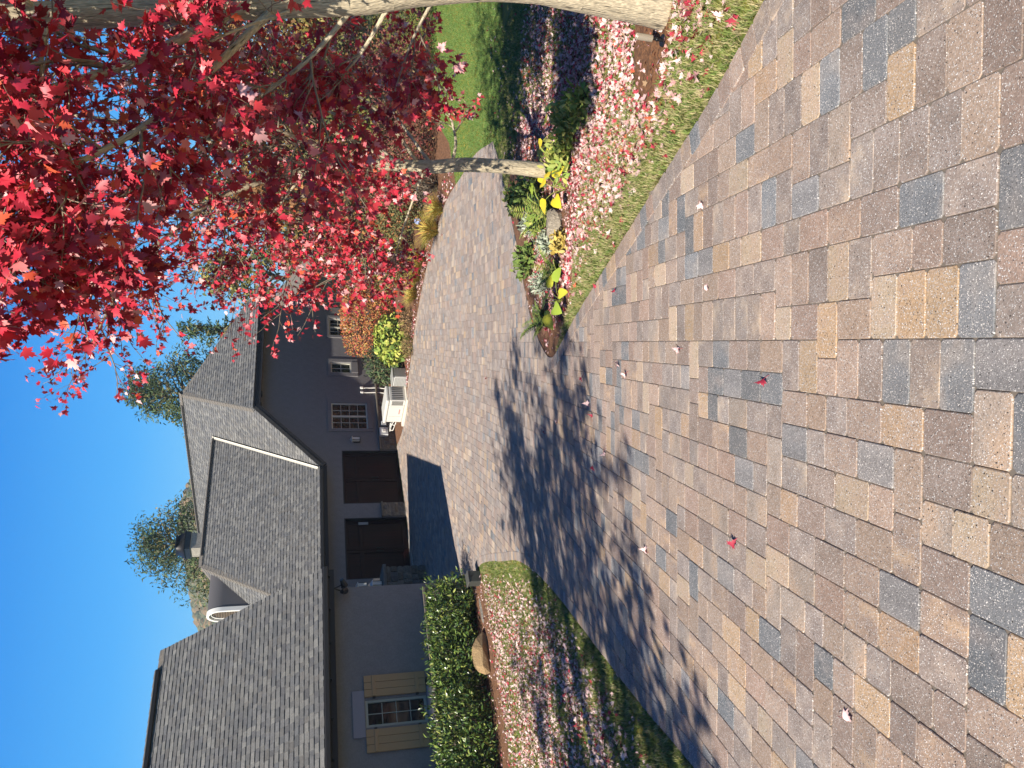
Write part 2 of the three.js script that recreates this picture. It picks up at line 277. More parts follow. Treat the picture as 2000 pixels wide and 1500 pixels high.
const asphaltTex = (() => { const b = tileNoise(256, 63), c = tileNoise(32, 65); return texture(512, (i, j, n) => { const l = 150 + 90 * (b(i / n * 256, j / n * 256) * .75 + c(i / n * 32, j / n * 32) * .25); return [l, l, l]; }); })();
const shingleMat = std({ map: asphaltTex, vertexColors: true, roughness: .95 });
const capMat = std({ map: asphaltTex, color: lin(.30, .27, .235), roughness: .95 });
const deckMat = std({ color: lin(.05, .048, .046), roughness: 1 });
const metalDark = std({ color: lin(.03, .03, .032), roughness: .4, metalness: .6 });
const boneMetal = std({ color: lin(.70, .66, .56), roughness: .5 });

// roof plane as a slab under its shingles; P: corners [D, y, N] in order, seen from above counter-clockwise
function slab(P, t = .06) { const v = P.map(p => new V3(...p)), n = new V3().crossVectors(v[1].clone().sub(v[0]), v[2].clone().sub(v[0])).normalize(); if (n.y < 0) n.negate(); const pos = [], tri = (a, b, c) => pos.push(a.x, a.y, a.z, b.x, b.y, b.z, c.x, c.y, c.z), lo = v.map(p => p.clone().addScaledVector(n, -t)); for (let i = 1; i < v.length - 1; i++) { tri(v[0], v[i], v[i + 1]); tri(lo[0], lo[i + 1], lo[i]); } v.forEach((p, i) => { const j = (i + 1) % v.length; tri(p, lo[i], lo[j]); tri(p, lo[j], v[j]); }); const g = new THREE.BufferGeometry(); g.setAttribute('position', new THREE.Float32BufferAttribute(pos, 3)); g.setAttribute('uv', new THREE.Float32BufferAttribute(new Float32Array(pos.length / 3 * 2), 2)); g.computeVertexNormals(); return g; }
const SH = [[.27, .265, .26], [.245, .245, .245], [.31, .305, .295], [.215, .22, .23], [.26, .26, .265], [.35, .345, .33], [.25, .24, .23], [.20, .20, .21]];
const rs = rngOf(991);
// laminated shingles in courses: tabs of uneven width, each a thin wedge whose butt edge stands proud of the course below
function shingleRoof(P, expo, tabW, bright, sink) {
  const v = P.map(p => new V3(...p)), n = new V3().crossVectors(v[1].clone().sub(v[0]), v[2].clone().sub(v[0])).normalize(); if (n.y < 0) n.negate();
  const e = v[1].clone().sub(v[0]).normalize(); // along the eave
  const s = new V3().crossVectors(n, e); if (s.y < 0) s.negate();
  const q = v.map(p => [p.clone().sub(v[0]).dot(e), p.clone().sub(v[0]).dot(s)]), top = Math.max(...q.map(a => a[1]));
  const span = y => { const xs = []; for (let i = 0; i < q.length; i++) { const a = q[i], b = q[(i + 1) % q.length]; if ((a[1] <= y && b[1] > y) || (b[1] <= y && a[1] > y)) xs.push(a[0] + (b[0] - a[0]) * (y - a[1]) / (b[1] - a[1])); } return xs.length < 2 ? null : [Math.min(...xs), Math.max(...xs)]; };
  const pt = (x, y, h) => v[0].clone().addScaledVector(e, x).addScaledVector(s, y).addScaledVector(n, h), out = [];
  let row = 0;
  for (let y = 0; y < top - .01; y += expo, row++) {
    const y1 = Math.min(y + expo * 1.06, top), sp = span(y + .001), sp1 = span(Math.min(y1, top - .002)); if (!sp) continue; const s1 = sp1 || [(sp[0] + sp[1]) / 2, (sp[0] + sp[1]) / 2];
    const lo = Math.min(sp[0], s1[0]), hi = Math.max(sp[1], s1[1]); let x = lo - rs() * tabW; let proud = rs() < .5;
    while (x < hi) {
      const w = tabW * (.5 + .8 * rs()), xa = x, xb = x + w; x = xb; proud = !proud;
      const L0 = clamp(xa, sp[0], sp[1]), R0 = clamp(xb, sp[0], sp[1]), L1 = clamp(xa, s1[0], s1[1]), R1 = clamp(xb, s1[0], s1[1]); if (R0 - L0 < .004 && R1 - L1 < .004) continue;
      const h = .015 + (proud ? .010 : 0) + rs() * .002, yb = y + (rs() - .5) * .006;
      const a = pt(L0, yb, h), b = pt(R0, yb, h), c = pt(R1, y1, .004), d = pt(L1, y1, .004), a0 = pt(L0, yb, -.002), b0 = pt(R0, yb, -.002);
      const pos = [], uv = []; const tri = (...t) => t.forEach(([p, u, w2]) => { pos.push(p.x, p.y, p.z); uv.push(u, w2); });
      const A = [a, L0, y], B = [b, R0, y], Cc = [c, R1, y1], Dd = [d, L1, y1], A0 = [a0, L0, y - .02], B0 = [b0, R0, y - .02];
      const up = new V3().crossVectors(b.clone().sub(a), c.clone().sub(a)).dot(n) > 0;
      const q2 = (w1, w2, w3, w4) => up ? tri(w1, w2, w3, w1, w3, w4) : tri(w1, w3, w2, w1, w4, w3);
      q2(A, B, Cc, Dd); q2(A0, B0, B, A); q2(A0, A, Dd, Dd); q2(B, B0, Cc, Cc);
      const t = SH[Math.floor(rs() * (proud ? 6 : 8))], k = bright * (.86 + .26 * rs());
      out.push({ pos, uv, c: [t[0] * k, t[1] * k, t[2] * k], m: a.clone().add(c).multiplyScalar(.5) });
    }
  }
  return out;
}
function shingleGeo(list, at) { const pos = [], uv = [], col = []; for (const s of list) { for (const p of s.pos) pos.push(p); for (const p of s.uv) uv.push(p); for (let i = 0; i < s.pos.length / 3; i++) col.push(...s.c); } const g = new THREE.BufferGeometry(); g.setAttribute('position', new THREE.Float32BufferAttribute(pos, 3)); g.setAttribute('uv', new THREE.Float32BufferAttribute(uv, 2)); g.setAttribute('color', new THREE.Float32BufferAttribute(col, 3)); g.computeVertexNormals(); return at(g); }
// a row of cap shingles along a hip or ridge
function capRow(name, a, b, n1, n2, parent, at, size = .2, lift = .02, w = .15) {
  const A = new V3(...a), B = new V3(...b), len = A.distanceTo(B), k = Math.max(1, Math.floor(len / size)), t = B.clone().sub(A).normalize();
  const gs = [];
  for (let i = 0; i < k; i++) {
    const p = A.clone().addScaledVector(t, i * len / k - .01), q = A.clone().addScaledVector(t, (i + 1) * len / k), pos = [], h0 = lift + .012, h1 = lift;
    const up = n1.clone().add(n2).normalize(), s1 = new V3().crossVectors(t, n1).normalize(), s2_ = new V3().crossVectors(t, n2).normalize(); if (s1.dot(n2) < 0) s1.negate(); if (s2_.dot(n1) < 0) s2_.negate(); s1.negate(); s2_.negate();
    const P = (o, side, h) => o.clone().addScaledVector(up, h).addScaledVector(side, w);
    const a0 = p.clone().addScaledVector(up, h0 + .01), b0 = q.clone().addScaledVector(up, h1 + .01), aL = P(p, s1, h0), bL = P(q, s1, h1), aR = P(p, s2_, h0), bR = P(q, s2_, h1), d = v => v.clone().addScaledVector(up, -.016);
    const tri = (...v) => v.forEach(o => pos.push(o.x, o.y, o.z));
    tri(a0, aL, bL, a0, bL, b0, a0, bR, aR, a0, b0, bR, aL, d(aL), d(bL), aL, d(bL), bL, aR, d(bR), d(aR), aR, bR, d(bR), a0, d(a0), d(aL), a0, d(aL), aL, a0, d(aR), d(a0), a0, aR, d(aR));
    const g = new THREE.BufferGeometry(); g.setAttribute('position', new THREE.Float32BufferAttribute(pos, 3)); const uv = new Float32Array(pos.length / 3 * 2); for (let j = 0; j < uv.length / 2; j++) { uv[2 * j] = pos[3 * j] + pos[3 * j + 1]; uv[2 * j + 1] = pos[3 * j + 2] + i * .37; } g.setAttribute('uv', new THREE.BufferAttribute(uv, 2)); g.computeVertexNormals(); gs.push(g);
  }
  const m = part(name, at(merge(gs)), capMat, parent); m.userData.kind = 'stuff'; return m;
}
// window: the frame is the part; panes, glazing bars, sill are its pieces
function windowUnit(parent, at, d0, d1, y0, y1, n, cols, rows, o = {}) {
  const fw = o.fw || .05, gap = o.split || 0, b = [];
  b.push(bx(d0, d1, y1 - fw, y1, n - .06, n + .012), bx(d0, d1, y0, y0 + fw, n - .06, n + .012), bx(d0, d0 + fw, y0 + fw, y1 - fw, n - .06, n + .012), bx(d1 - fw, d1, y0 + fw, y1 - fw, n - .06, n + .012));
  if (gap) b.push(bx((d0 + d1) / 2 - gap / 2, (d0 + d1) / 2 + gap / 2, y0 + fw, y1 - fw, n - .058, n + .008));
  const w = part('window', at(merge(b)), o.frame || frameMat, parent);
  const cw = (d1 - d0 - 2 * fw) / cols, chh = (y1 - y0 - 2 * fw) / rows, bar = o.bar || .014;
  for (let i = 0; i < cols; i++) for (let j = 0; j < rows; j++) part('pane', at(bx(d0 + fw + i * cw, d0 + fw + (i + 1) * cw, y0 + fw + j * chh, y0 + fw + (j + 1) * chh, n - .05 - .001 * ((i + j) % 2), n - .038 - .001 * ((i + j) % 2))), glassMat, w);
  for (let i = 1; i < cols; i++) if (!(gap && i === cols / 2)) part('glazing_bar', at(bx(d0 + fw + i * cw - bar / 2, d0 + fw + i * cw + bar / 2, y0 + fw, y1 - fw, n - .036, n - .018)), o.frame || frameMat, w);
  for (let j = 1; j < rows; j++) part('glazing_bar', at(bx(d0 + fw, d1 - fw, y0 + fw + j * chh - bar / 2, y0 + fw + j * chh + bar / 2, n - .0355, n - .016)), o.frame || frameMat, w);
  if (o.trim) { const [l, r, t, bo, pr] = o.trim; const g = merge([bx(d0 - l, d0 - .002, y0 - bo, y1 + t, n - .02, n + pr), bx(d1 + .002, d1 + r, y0 - bo, y1 + t, n - .02, n + pr), bx(d0 - .002, d1 + .002, y1 + .002, y1 + t, n - .02, n + pr), bx(d0 - .002, d1 + .002, y0 - bo, y0 - .002, n - .02, n + pr + .02)]); part('window_surround', at(boxUV(g, 1)), stucco, w); }
  return w;
}
// rough stones laid in a rectangle d0..d1, y0..y1 on a face
const stoneTex = (() => { const a = tileNoise(20, 71), b = tileNoise(90, 73); return texture(256, (i, j, n) => { const l = 150 + 90 * (a(i / n * 20, j / n * 20) * .5 + b(i / n * 90, j / n * 90) * .5); return [l, l * .98, l * .95]; }); })();
const STONE = [[.30, .27, .225], [.36, .32, .26], [.24, .225, .205], [.27, .22, .165], [.22, .215, .21], [.33, .29, .24]].map(c => std({ color: lin(...c), map: stoneTex, bumpMap: stoneTex, bumpScale: .01, roughness: .95 }));
const rst = rngOf(313);
function stones(parent, at, d0, d1, y0, y1, n, size, face = 'N') {
  const joint = .014; let y = y0;
  while (y < y1 - .02) {
    let h = size * (.6 + .75 * rst()); if (y + h > y1 - size * .45) h = y1 - y; let x = d0;
    while (x < d1 - .02) {
      let w = size * (.7 + 1.1 * rst()); if (x + w > d1 - size * .5) w = d1 - x;
      const g = new THREE.BoxGeometry(w - joint, h - joint, .07, 2, 2, 1), p = g.attributes.position, sd = rst() * 99;
      for (let i = 0; i < p.count; i++) { const X = p.getX(i), Y = p.getY(i), Zz = p.getZ(i), c = Math.abs(X) > w * .3 && Math.abs(Y) > h * .3 ? .86 + .1 * hash3(Math.sign(X) + 2, Math.sign(Y) + 2, sd | 0) : 1, e = Math.abs(X) > w * .3 || Math.abs(Y) > h * .3 ? .55 : 1; p.setXYZ(i, X * c + .01 * noise3(X * 9 + sd, Y * 9), Y * c + .01 * noise3(Y * 9 + sd, X * 9, 5), Zz > 0 ? Zz * e + .018 * noise3(X * 7 + sd, Y * 7, 9) : Zz); }
      g.computeVertexNormals();
      if (face === 'D') { g.rotateY(-Math.PI / 2); g.translate(n, y + h / 2, x + w / 2); } else g.translate(x + w / 2, y + h / 2, n);
      part('stone', at(boxUV(g, .4)), STONE[Math.floor(rst() * STONE.length)], parent); x += w;
    }
    y += h;
  }
}
const mortar = std({ color: lin(.17, .155, .135), roughness: 1 });
function wallShape(outline, holes, depth, z) { const s = new THREE.Shape(outline.map(p => new THREE.Vector2(...p))); for (const [a, b, c, d] of holes) { const h = new THREE.Path(); h.moveTo(a, c); h.lineTo(a, d); h.lineTo(b, d); h.lineTo(b, c); h.closePath(); s.holes.push(h); } const g = new THREE.ExtrudeGeometry(s, { depth, bevelEnabled: false }); g.translate(0, 0, z - depth); return boxUV(g, .9); }
function lantern(parent, name, at, d, y, n, stand) {
  const m = part(name, at(merge([bx(d - .07, d + .07, y - .005, y + .012, n - .07, n + .07)])), metalDark, parent);
  const cap = new THREE.ConeGeometry(.13, .07, 4, 1); cap.rotateY(Math.PI / 4); cap.translate(d, y + .325, n);
  part('lantern_cap', at(merge([cap, bx(d - .085, d + .085, y + .275, y + .288, n - .085, n + .085)])), new THREE.MeshStandardMaterial({ color: lin(.75, .74, .70), roughness: .4, metalness: .3 }), m);
  for (const [a, b] of [[-1, -1], [-1, 1], [1, -1], [1, 1]]) part('lantern_bar', at(bx(d + a * .066 - .006, d + a * .066 + .006, y + .012, y + .275, n + b * .066 - .006, n + b * .066 + .006)), metalDark, m);
  part('lantern_glass', at(bx(d - .058, d + .058, y + .014, y + .273, n - .058, n + .058)), new THREE.MeshPhysicalMaterial({ color: lin(.6, .6, .56), roughness: .25, ior: 1.5 }), m);
  if (stand) part('lantern_arm', at(merge([bx(d - .02, d + .02, y + .06, y + .1, n - .16, n - .06), bx(d - .05, d + .05, y - .02, y + .22, n - .17, n - .155)])), metalDark, m);
  return m;
}

// ---- main house with the two garage doors
{
  const { o: H, at } = houseThing('main_house', 'grey stucco house with two dark garage doors and steep shingled hip roofs', 'house', 17, -26);
  const doors = [[11.93, 14.21], [14.79, 17.06]], yd = FLOOR + 2.13;
  const wins = [[18.05, 19.31, -1.24, .09], [20.86, 21.42, -.72, .07], [22.93, 23.95, -.95, .1]];
  const outline = [[11.05, FLOOR - .1], [24.6, FLOOR - .1], [24.6, 2.72], [18.55, 2.72], [15.95, .42], [11.05, .42]];
  const wall = part('wall', at(wallShape(outline, [...doors.map(([a, b]) => [a, b, FLOOR - .05, yd]), ...wins.map(([a, b, c, d]) => [a, b, c, d])], .24, NG)), stucco, H);
  part('side_wall', at(boxUV(bx(11.05, 11.29, FLOOR - .1, .42, -29.7, NG - .245), .9)), stucco, H);
  part('end_wall', at(boxUV(bx(24.36, 24.6, FLOOR - .1, 2.72, -39.5, NG - .245), .9)), stucco, H);
  part('back_wall', at(boxUV(bx(11.3, 24.35, FLOOR - .1, .4, -39.6, -39.3), .9)), stucco, H);
  part('annex', at(boxUV(bx(24.65, 28.1, FLOOR - .1, .75, -29.5, -23.35), .9)), stucco, H);
  part('annex_roof', at(merge([slab([[24.6, .72, -22.9], [28.5, .72, -22.9], [28.5, 2.4, -26], [24.6, 2.4, -26]]), slab([[24.6, 2.4, -26], [28.5, 2.4, -26], [28.5, .72, -29.9], [24.6, .72, -29.9]])])), capMat, H);
  windowUnit(H, at, 25.4, 26.2, -1.0, .1, -23.33, 2, 3, {});
  // stone veneer with its ledge
  const veneer = part('stone_base', at(merge([bx(14.23, 14.77, FLOOR - .08, -1.56, NG, NG + .05), bx(17.08, 24.6, FLOOR - .08, -1.66, NG, NG + .05)])), mortar, H);
  stones(veneer, at, 14.23, 14.77, FLOOR, -1.56, NG + .045, .17);
  stones(veneer, at, 17.08, 18.3, FLOOR, -1.66, NG + .045, .17);
  stones(veneer, at, 18.3, 20.6, FLOOR, -1.66, NG + .045, .22);
  part('ledge', at(merge([rbx(14.21, 14.79, -1.56, -1.50, NG, NG + .12, .012), rbx(17.06, 24.62, -1.66, -1.60, NG, NG + .12, .012)])), std({ color: lin(.30, .27, .22), map: stoneTex, roughness: .9 }), H);
  // garage doors
  doors.forEach(([a, b], i) => {
    const z = NG - .20, w = b - a, mid = (a + b) / 2;
    const d = part('garage_door', at(bx(a, b, FLOOR, yd, z - .06, z)), mahogany, H); d.userData.label = i ? 'dark wood garage door nearer the windows' : 'dark wood garage door behind the stone pier';
    const yt = yd - .62;
    for (const [x0, x1] of [[a, a + .13], [mid - .11, mid - .006], [mid + .006, mid + .11], [b - .13, b]]) part('stile', at(rbx(x0, x1, FLOOR + .01, yd, z, z + .035, .006, 1)), mahogany, d);
    for (const [y0, y1] of [[FLOOR + .01, FLOOR + .19], [yt, yt + .13], [yd - .13, yd]]) for (const [x0, x1] of [[a + .13, mid - .11], [mid + .11, b - .13]]) part('rail', at(rbx(x0, x1, y0, y1, z, z + .033, .006, 1)), mahogany, d);
    for (const s of [-1, 1]) { part('door_handle', at(merge([rbx(mid + s * .06 - .012, mid + s * .06 + .012, FLOOR + .85, FLOOR + 1.1, z + .035, z + .075, .01, 1)])), metalDark, d); }
    part('door_jamb', at(merge([bx(a - .001, a + .03, FLOOR - .04, yd, NG - .13, NG - .002), bx(b - .03, b + .001, FLOOR - .04, yd, NG - .13, NG - .002), bx(a + .03, b - .03, yd - .04, yd + .001, NG - .13, NG - .002)])), fasciaMat, d);
  });
  part('door_apron', at(bx(11.6, 17.3, FLOOR - .12, FLOOR + .002, NG - .3, NG + .12)), std({ color: lin(.36, .34, .31), roughness: .95 }), H);
  windowUnit(H, at, ...wins[0], NG - .02, 4, 4, { split: .07, fw: .045, trim: [.13, .14, .14, .18, .06] });
  windowUnit(H, at, ...wins[1], NG - .02, 2, 2, { fw: .05, trim: [.18, .17, .11, .26, .06], bar: .022 });
  windowUnit(H, at, ...wins[2], NG - .02, 4, 3, { split: .06, fw: .05, trim: [.13, .13, .1, .15, .06] });
  // roofs
  const A = [[10.55, .57, -22.21], [15.9, .57, -22.21], [20.32, 4.5, -26.3], [14.48, 4.5, -26.3]];
  const HL = [[10.55, .57, -30.23], [10.55, .57, -22.21], [14.48, 4.5, -26.3]];
  const k = .885, yB = D => .57 + (D - 15.9) * k, pk = [21.8, yB(21.8), -25.42];
  const B = [[15.9, .57, -22.21], [15.9, .57, -38.5], [21.8, yB(21.8), -38.5], pk, [18.48, yB(18.48), -22.21]];
  const C = [[18.48, yB(18.48), -22.21], [25.12, yB(18.48), -22.21], pk];
  const Eb = [[25.12, yB(18.48), -22.21], [25.12, yB(18.48), -38.5], [21.8, yB(21.8), -38.5], pk];
  const AB = [[20.32, 4.5, -26.3], [15.9, .57, -30.23], [10.55, .57, -30.23], [14.48, 4.5, -26.3]];
  const roof = part('roof', at(merge([A, HL, B, C, Eb, AB].map(p => slab(p, .12)))), deckMat, H);
  const list = [...shingleRoof(A, .135, .17, .95), ...shingleRoof(HL, .135, .17, 1.0), ...shingleRoof(C, .135, .17, .95)];
  const Bv = [[15.9, .57, -38.5], [15.9, .57, -22.21], [18.48, yB(18.48), -22.21], pk, [21.8, yB(21.8), -38.5]];
  list.push(...shingleRoof(Bv, .135, .17, 1.05));
  part('shingles', shingleGeo(list, at), shingleMat, roof).userData.kind = 'stuff';
  const nA = new V3(0, 1, 1).normalize(), nH = new V3(-1, 1, 0).normalize(), nB = new V3(-k, 1, 0).normalize(), nC = new V3(0, 1, .97).normalize(), nAB = new V3(0, 1, -1).normalize(), nE = new V3(k, 1, 0).normalize();
  capRow('hip_cap', [10.6, .62, -22.32], [14.48, 4.5, -26.3], nA, nH, roof, at);
  capRow('hip_cap', [18.5, yB(18.5), -22.3], pk, nB, nC, roof, at);
  capRow('hip_cap', [25.1, yB(18.5), -22.3], pk, nE, nC, roof, at);
  capRow('hip_cap', [10.6, .62, -30.2], [14.48, 4.5, -26.3], nH, nAB, roof, at);
  capRow('ridge_cap', [14.48, 4.5, -26.3], [20.4, 4.5, -26.3], nA, nAB, roof, at, .2, .075, .14);
  capRow('ridge_cap', [21.8, yB(21.8), -25.3], [21.8, yB(21.8), -38.5], nB, nE, roof, at, .2, .075, .14);
  part('ridge_vent', at(merge([rbx(14.9, 20.2, 4.49, 4.545, -26.42, -26.18, .004, 1)])), fasciaMat, roof);
  part('ridge_vent', at(merge([rbx(21.68, 21.92, yB(21.8) - .01, yB(21.8) + .045, -38.4, -26.0, .004, 1)])), fasciaMat, roof);
  // bone-coloured valley flashing
  { const a = new V3(15.86, .60, -22.23), b = new V3(20.3, 4.53, -26.28), t = b.clone().sub(a).normalize(), g = []; for (const [nn, w] of [[nA, .075], [nB, .06]]) { const s = new V3().crossVectors(t, nn).normalize(); const dir = nn === nA ? -1 : 1; const o = s.clone().multiplyScalar(w); const test = a.clone().add(o); if ((nn === nA && test.x > a.x) || (nn === nB && test.x < a.x && false)) o.negate(); if (nn === nB && o.dot(nA) < 0) o.negate(); const P = [a.clone(), b.clone(), b.clone().add(o), a.clone().add(o)].map(p => p.addScaledVector(nn, .034).toArray()); g.push(slab(P, .012)); } part('valley_flashing', at(merge(g)), boneMetal, roof); }
  // fascias, soffits, gutters
  part('fascia', at(merge([bx(10.5, 15.95, .33, .55, -22.30, -22.24), bx(18.4, 25.15, yB(18.48) - .24, yB(18.48) - .02, -22.30, -22.24), bx(10.5, 10.56, .33, .55, -30.2, -22.37), bx(25.08, 25.14, yB(18.48) - .24, yB(18.48) - .02, -38.4, -22.37)])), fasciaMat, H);
  { const L = Math.hypot(18.48 - 15.9, yB(18.48) - .57), g = bx(-L / 2 - .05, L / 2 + .02, -.27, -.02, -22.30, -22.22); g.rotateZ(Math.atan(k)); g.translate((15.9 + 18.48) / 2, (.57 + yB(18.48)) / 2, 0); const s = bx(-L / 2 - .1, L / 2 + .05, -.25, -.23, NG - .02, -22.302); s.rotateZ(Math.atan(k)); s.translate((15.9 + 18.48) / 2, (.57 + yB(18.48)) / 2, 0); part('rake_fascia', at(merge([g])), fasciaMat, H); part('rake_soffit', at(s), soffitMat, H); }
  part('soffit', at(bx(10.56, 15.95, .33, .35, NG - .02, -22.302)), soffitMat, H); part('soffit', at(bx(18.4, 25.1, yB(18.48) - .23, yB(18.48) - .21, NG - .02, -22.302)), soffitMat, H);
  part('gutter', at(merge([rbx(10.6, 15.75, .47, .58, -22.24, -22.13, .02, 2)])), gutterMat, H);
  for (const d of [18.95, 19.5]) part('soffit_vent', at(bx(d - .09, d + .09, yB(18.48) - .27, yB(18.48) - .232, -22.72, -22.56)), fasciaMat, H);
  // dormer with an arched louvre on the hip
  { const Df = 12.7, n0 = -25.9, n1 = -26.72, yb = 2.68, yt = 4.08, nm = (n0 + n1) / 2, rr = (n0 - n1) / 2;
    const face = new THREE.Shape(); face.moveTo(-rr, yb); face.lineTo(-rr, yt - .42); face.absellipse(0, yt - .42, rr, .5, Math.PI, 0, true); face.lineTo(rr, yb); face.closePath();
    const body = new THREE.ExtrudeGeometry(face, { depth: 1.7, bevelEnabled: false, curveSegments: 14 }); body.rotateY(Math.PI / 2); body.translate(Df, 0, nm);
    const dm = part('dormer', at(body), std({ color: lin(.10, .095, .10), roughness: .8 }), H);
    const ring = (r0, r1, h0, h1, d0, d1) => { const s = new THREE.Shape(); s.moveTo(-r1, yb); s.lineTo(-r1, yt - .42); s.absellipse(0, yt - .42, r1, h1, Math.PI, 0, true); s.lineTo(r1, yb); s.lineTo(r0, yb); s.lineTo(r0, yt - .42); s.absellipse(0, yt - .42, r0, h0, 0, Math.PI, false); s.lineTo(-r0, yb); s.closePath(); const g = new THREE.ExtrudeGeometry(s, { depth: d1 - d0, bevelEnabled: false, curveSegments: 14 }); g.rotateY(Math.PI / 2); g.translate(d0, 0, nm); return g; };
    part('dormer_trim', at(ring(rr - .06, rr + .02, .44, .52, Df - .13, Df + .02)), whitePaint, dm);
    part('dormer_trim', at(ring(rr - .13, rr - .085, .36, .41, Df - .06, Df + .02)), whitePaint, dm);
    for (let y = yb + .06; y < yt - .1; y += .085) { const t = clamp((y - (yt - .42)) / .25, 0, .98), hw = (rr - .14) * Math.sqrt(1 - t * t); const g = bx(-.02, .02, -.035, .035, -hw, hw); g.rotateZ(.5); g.translate(Df - .03, y, nm); part('louvre_slat', at(g), std({ color: lin(.17, .13, .095), roughness: .8 }), dm); }
    part('dormer_sill', at(bx(Df - .2, Df + .1, yb - .06, yb + .01, n1 - .05, n0 + .05)), whitePaint, dm); }
  // chimney with a flared metal hood
  { const D0 = 19.5, D1 = 20.3, n0 = -34.4, n1 = -33.6; const ch = part('chimney', at(boxUV(bx(D0, D1, 3.2, 5.88, n0, n1), .6)), std({ color: lin(.55, .53, .48), map: stoneTex, roughness: .95 }), H);
    part('chimney_collar', at(bx(D0 - .06, D1 + .06, 5.85, 6.12, n0 - .06, n1 + .06)), metalDark, ch);
    const pts = []; for (let i = 0; i <= 8; i++) { const t = i / 8; pts.push(new THREE.Vector2(.74 - .3 * Math.sqrt(t), 6.1 + .36 * t)); } const hood = new THREE.LatheGeometry(pts, 4); hood.rotateY(Math.PI / 4); hood.translate((D0 + D1) / 2, 0, (n0 + n1) / 2); part('chimney_hood', at(hood), metalDark, ch);
    part('chimney_top', at(bx((D0 + D1) / 2 - .32, (D0 + D1) / 2 + .32, 6.45, 6.5, (n0 + n1) / 2 - .4, (n0 + n1) / 2 + .4)), metalDark, ch);
    for (const f of [-.28, 0, .28]) part('hood_seam', at(bx((D0 + D1) / 2 + f - .015, (D0 + D1) / 2 + f + .015, 6.1, 6.14, n1 + .02, n1 + .12)), metalDark, ch); }
  lantern(H, 'wall_lantern', at, 17.46, -.9, NG + .16, true).userData.label = 'wall lantern between the garage door and the window';
  lantern(H, 'wall_lantern', at, 11.62, -.86, NG + .16, true).userData.label = 'wall lantern left of the garage doors';
  // keypad beside the left door
  part('keypad', at(rbx(14.02, 14.12, -1.05, -.72, NG - .15, NG - .12, .01, 1)), std({ color: lin(.3, .3, .3), roughness: .6 }), H);
  // pipes and boxes on the wall behind the generator
  const box = std({ color: lin(.55, .57, .58), roughness: .5 });
  const mb = part('meter_box', at(rbx(17.64, 17.98, -1.94, -1.63, NG + .08, NG + .22, .015)), box, H); part('meter_dial', at(rbx(17.74, 17.88, -1.86, -1.72, NG + .22, NG + .25, .02)), whitePaint, mb);
  part('junction_box', at(rbx(18.14, 18.3, -1.9, -1.72, NG + .08, NG + .2, .012)), box, H);
  for (const d of [19.82, 20.06]) { part('conduit', at(tube([[d, -1.12, NG + .04], [d, -1.7, NG + .07], [d - .15, -2.35, NG + .16]], .018, 6)), whitePaint, H); part('conduit_elbow', at(rbx(d - .04, d + .04, -1.14, -1.02, NG, NG + .1, .015)), whitePaint, H); }
  { const r = rngOf(8); for (let i = 0; i < 5; i++) { const p = []; let d = 17.8 + r() * .5; for (let k2 = 0; k2 < 7; k2++) p.push([d + .35 * Math.sin(k2 * 1.3 + i) * r(), -2.05 - .3 * (k2 / 6) + .1 * r(), NG + .15 + .8 * k2 / 6]); part('hose', at(tube(curve(p, 24), .016, 5)), whitePaint, H); } }
}

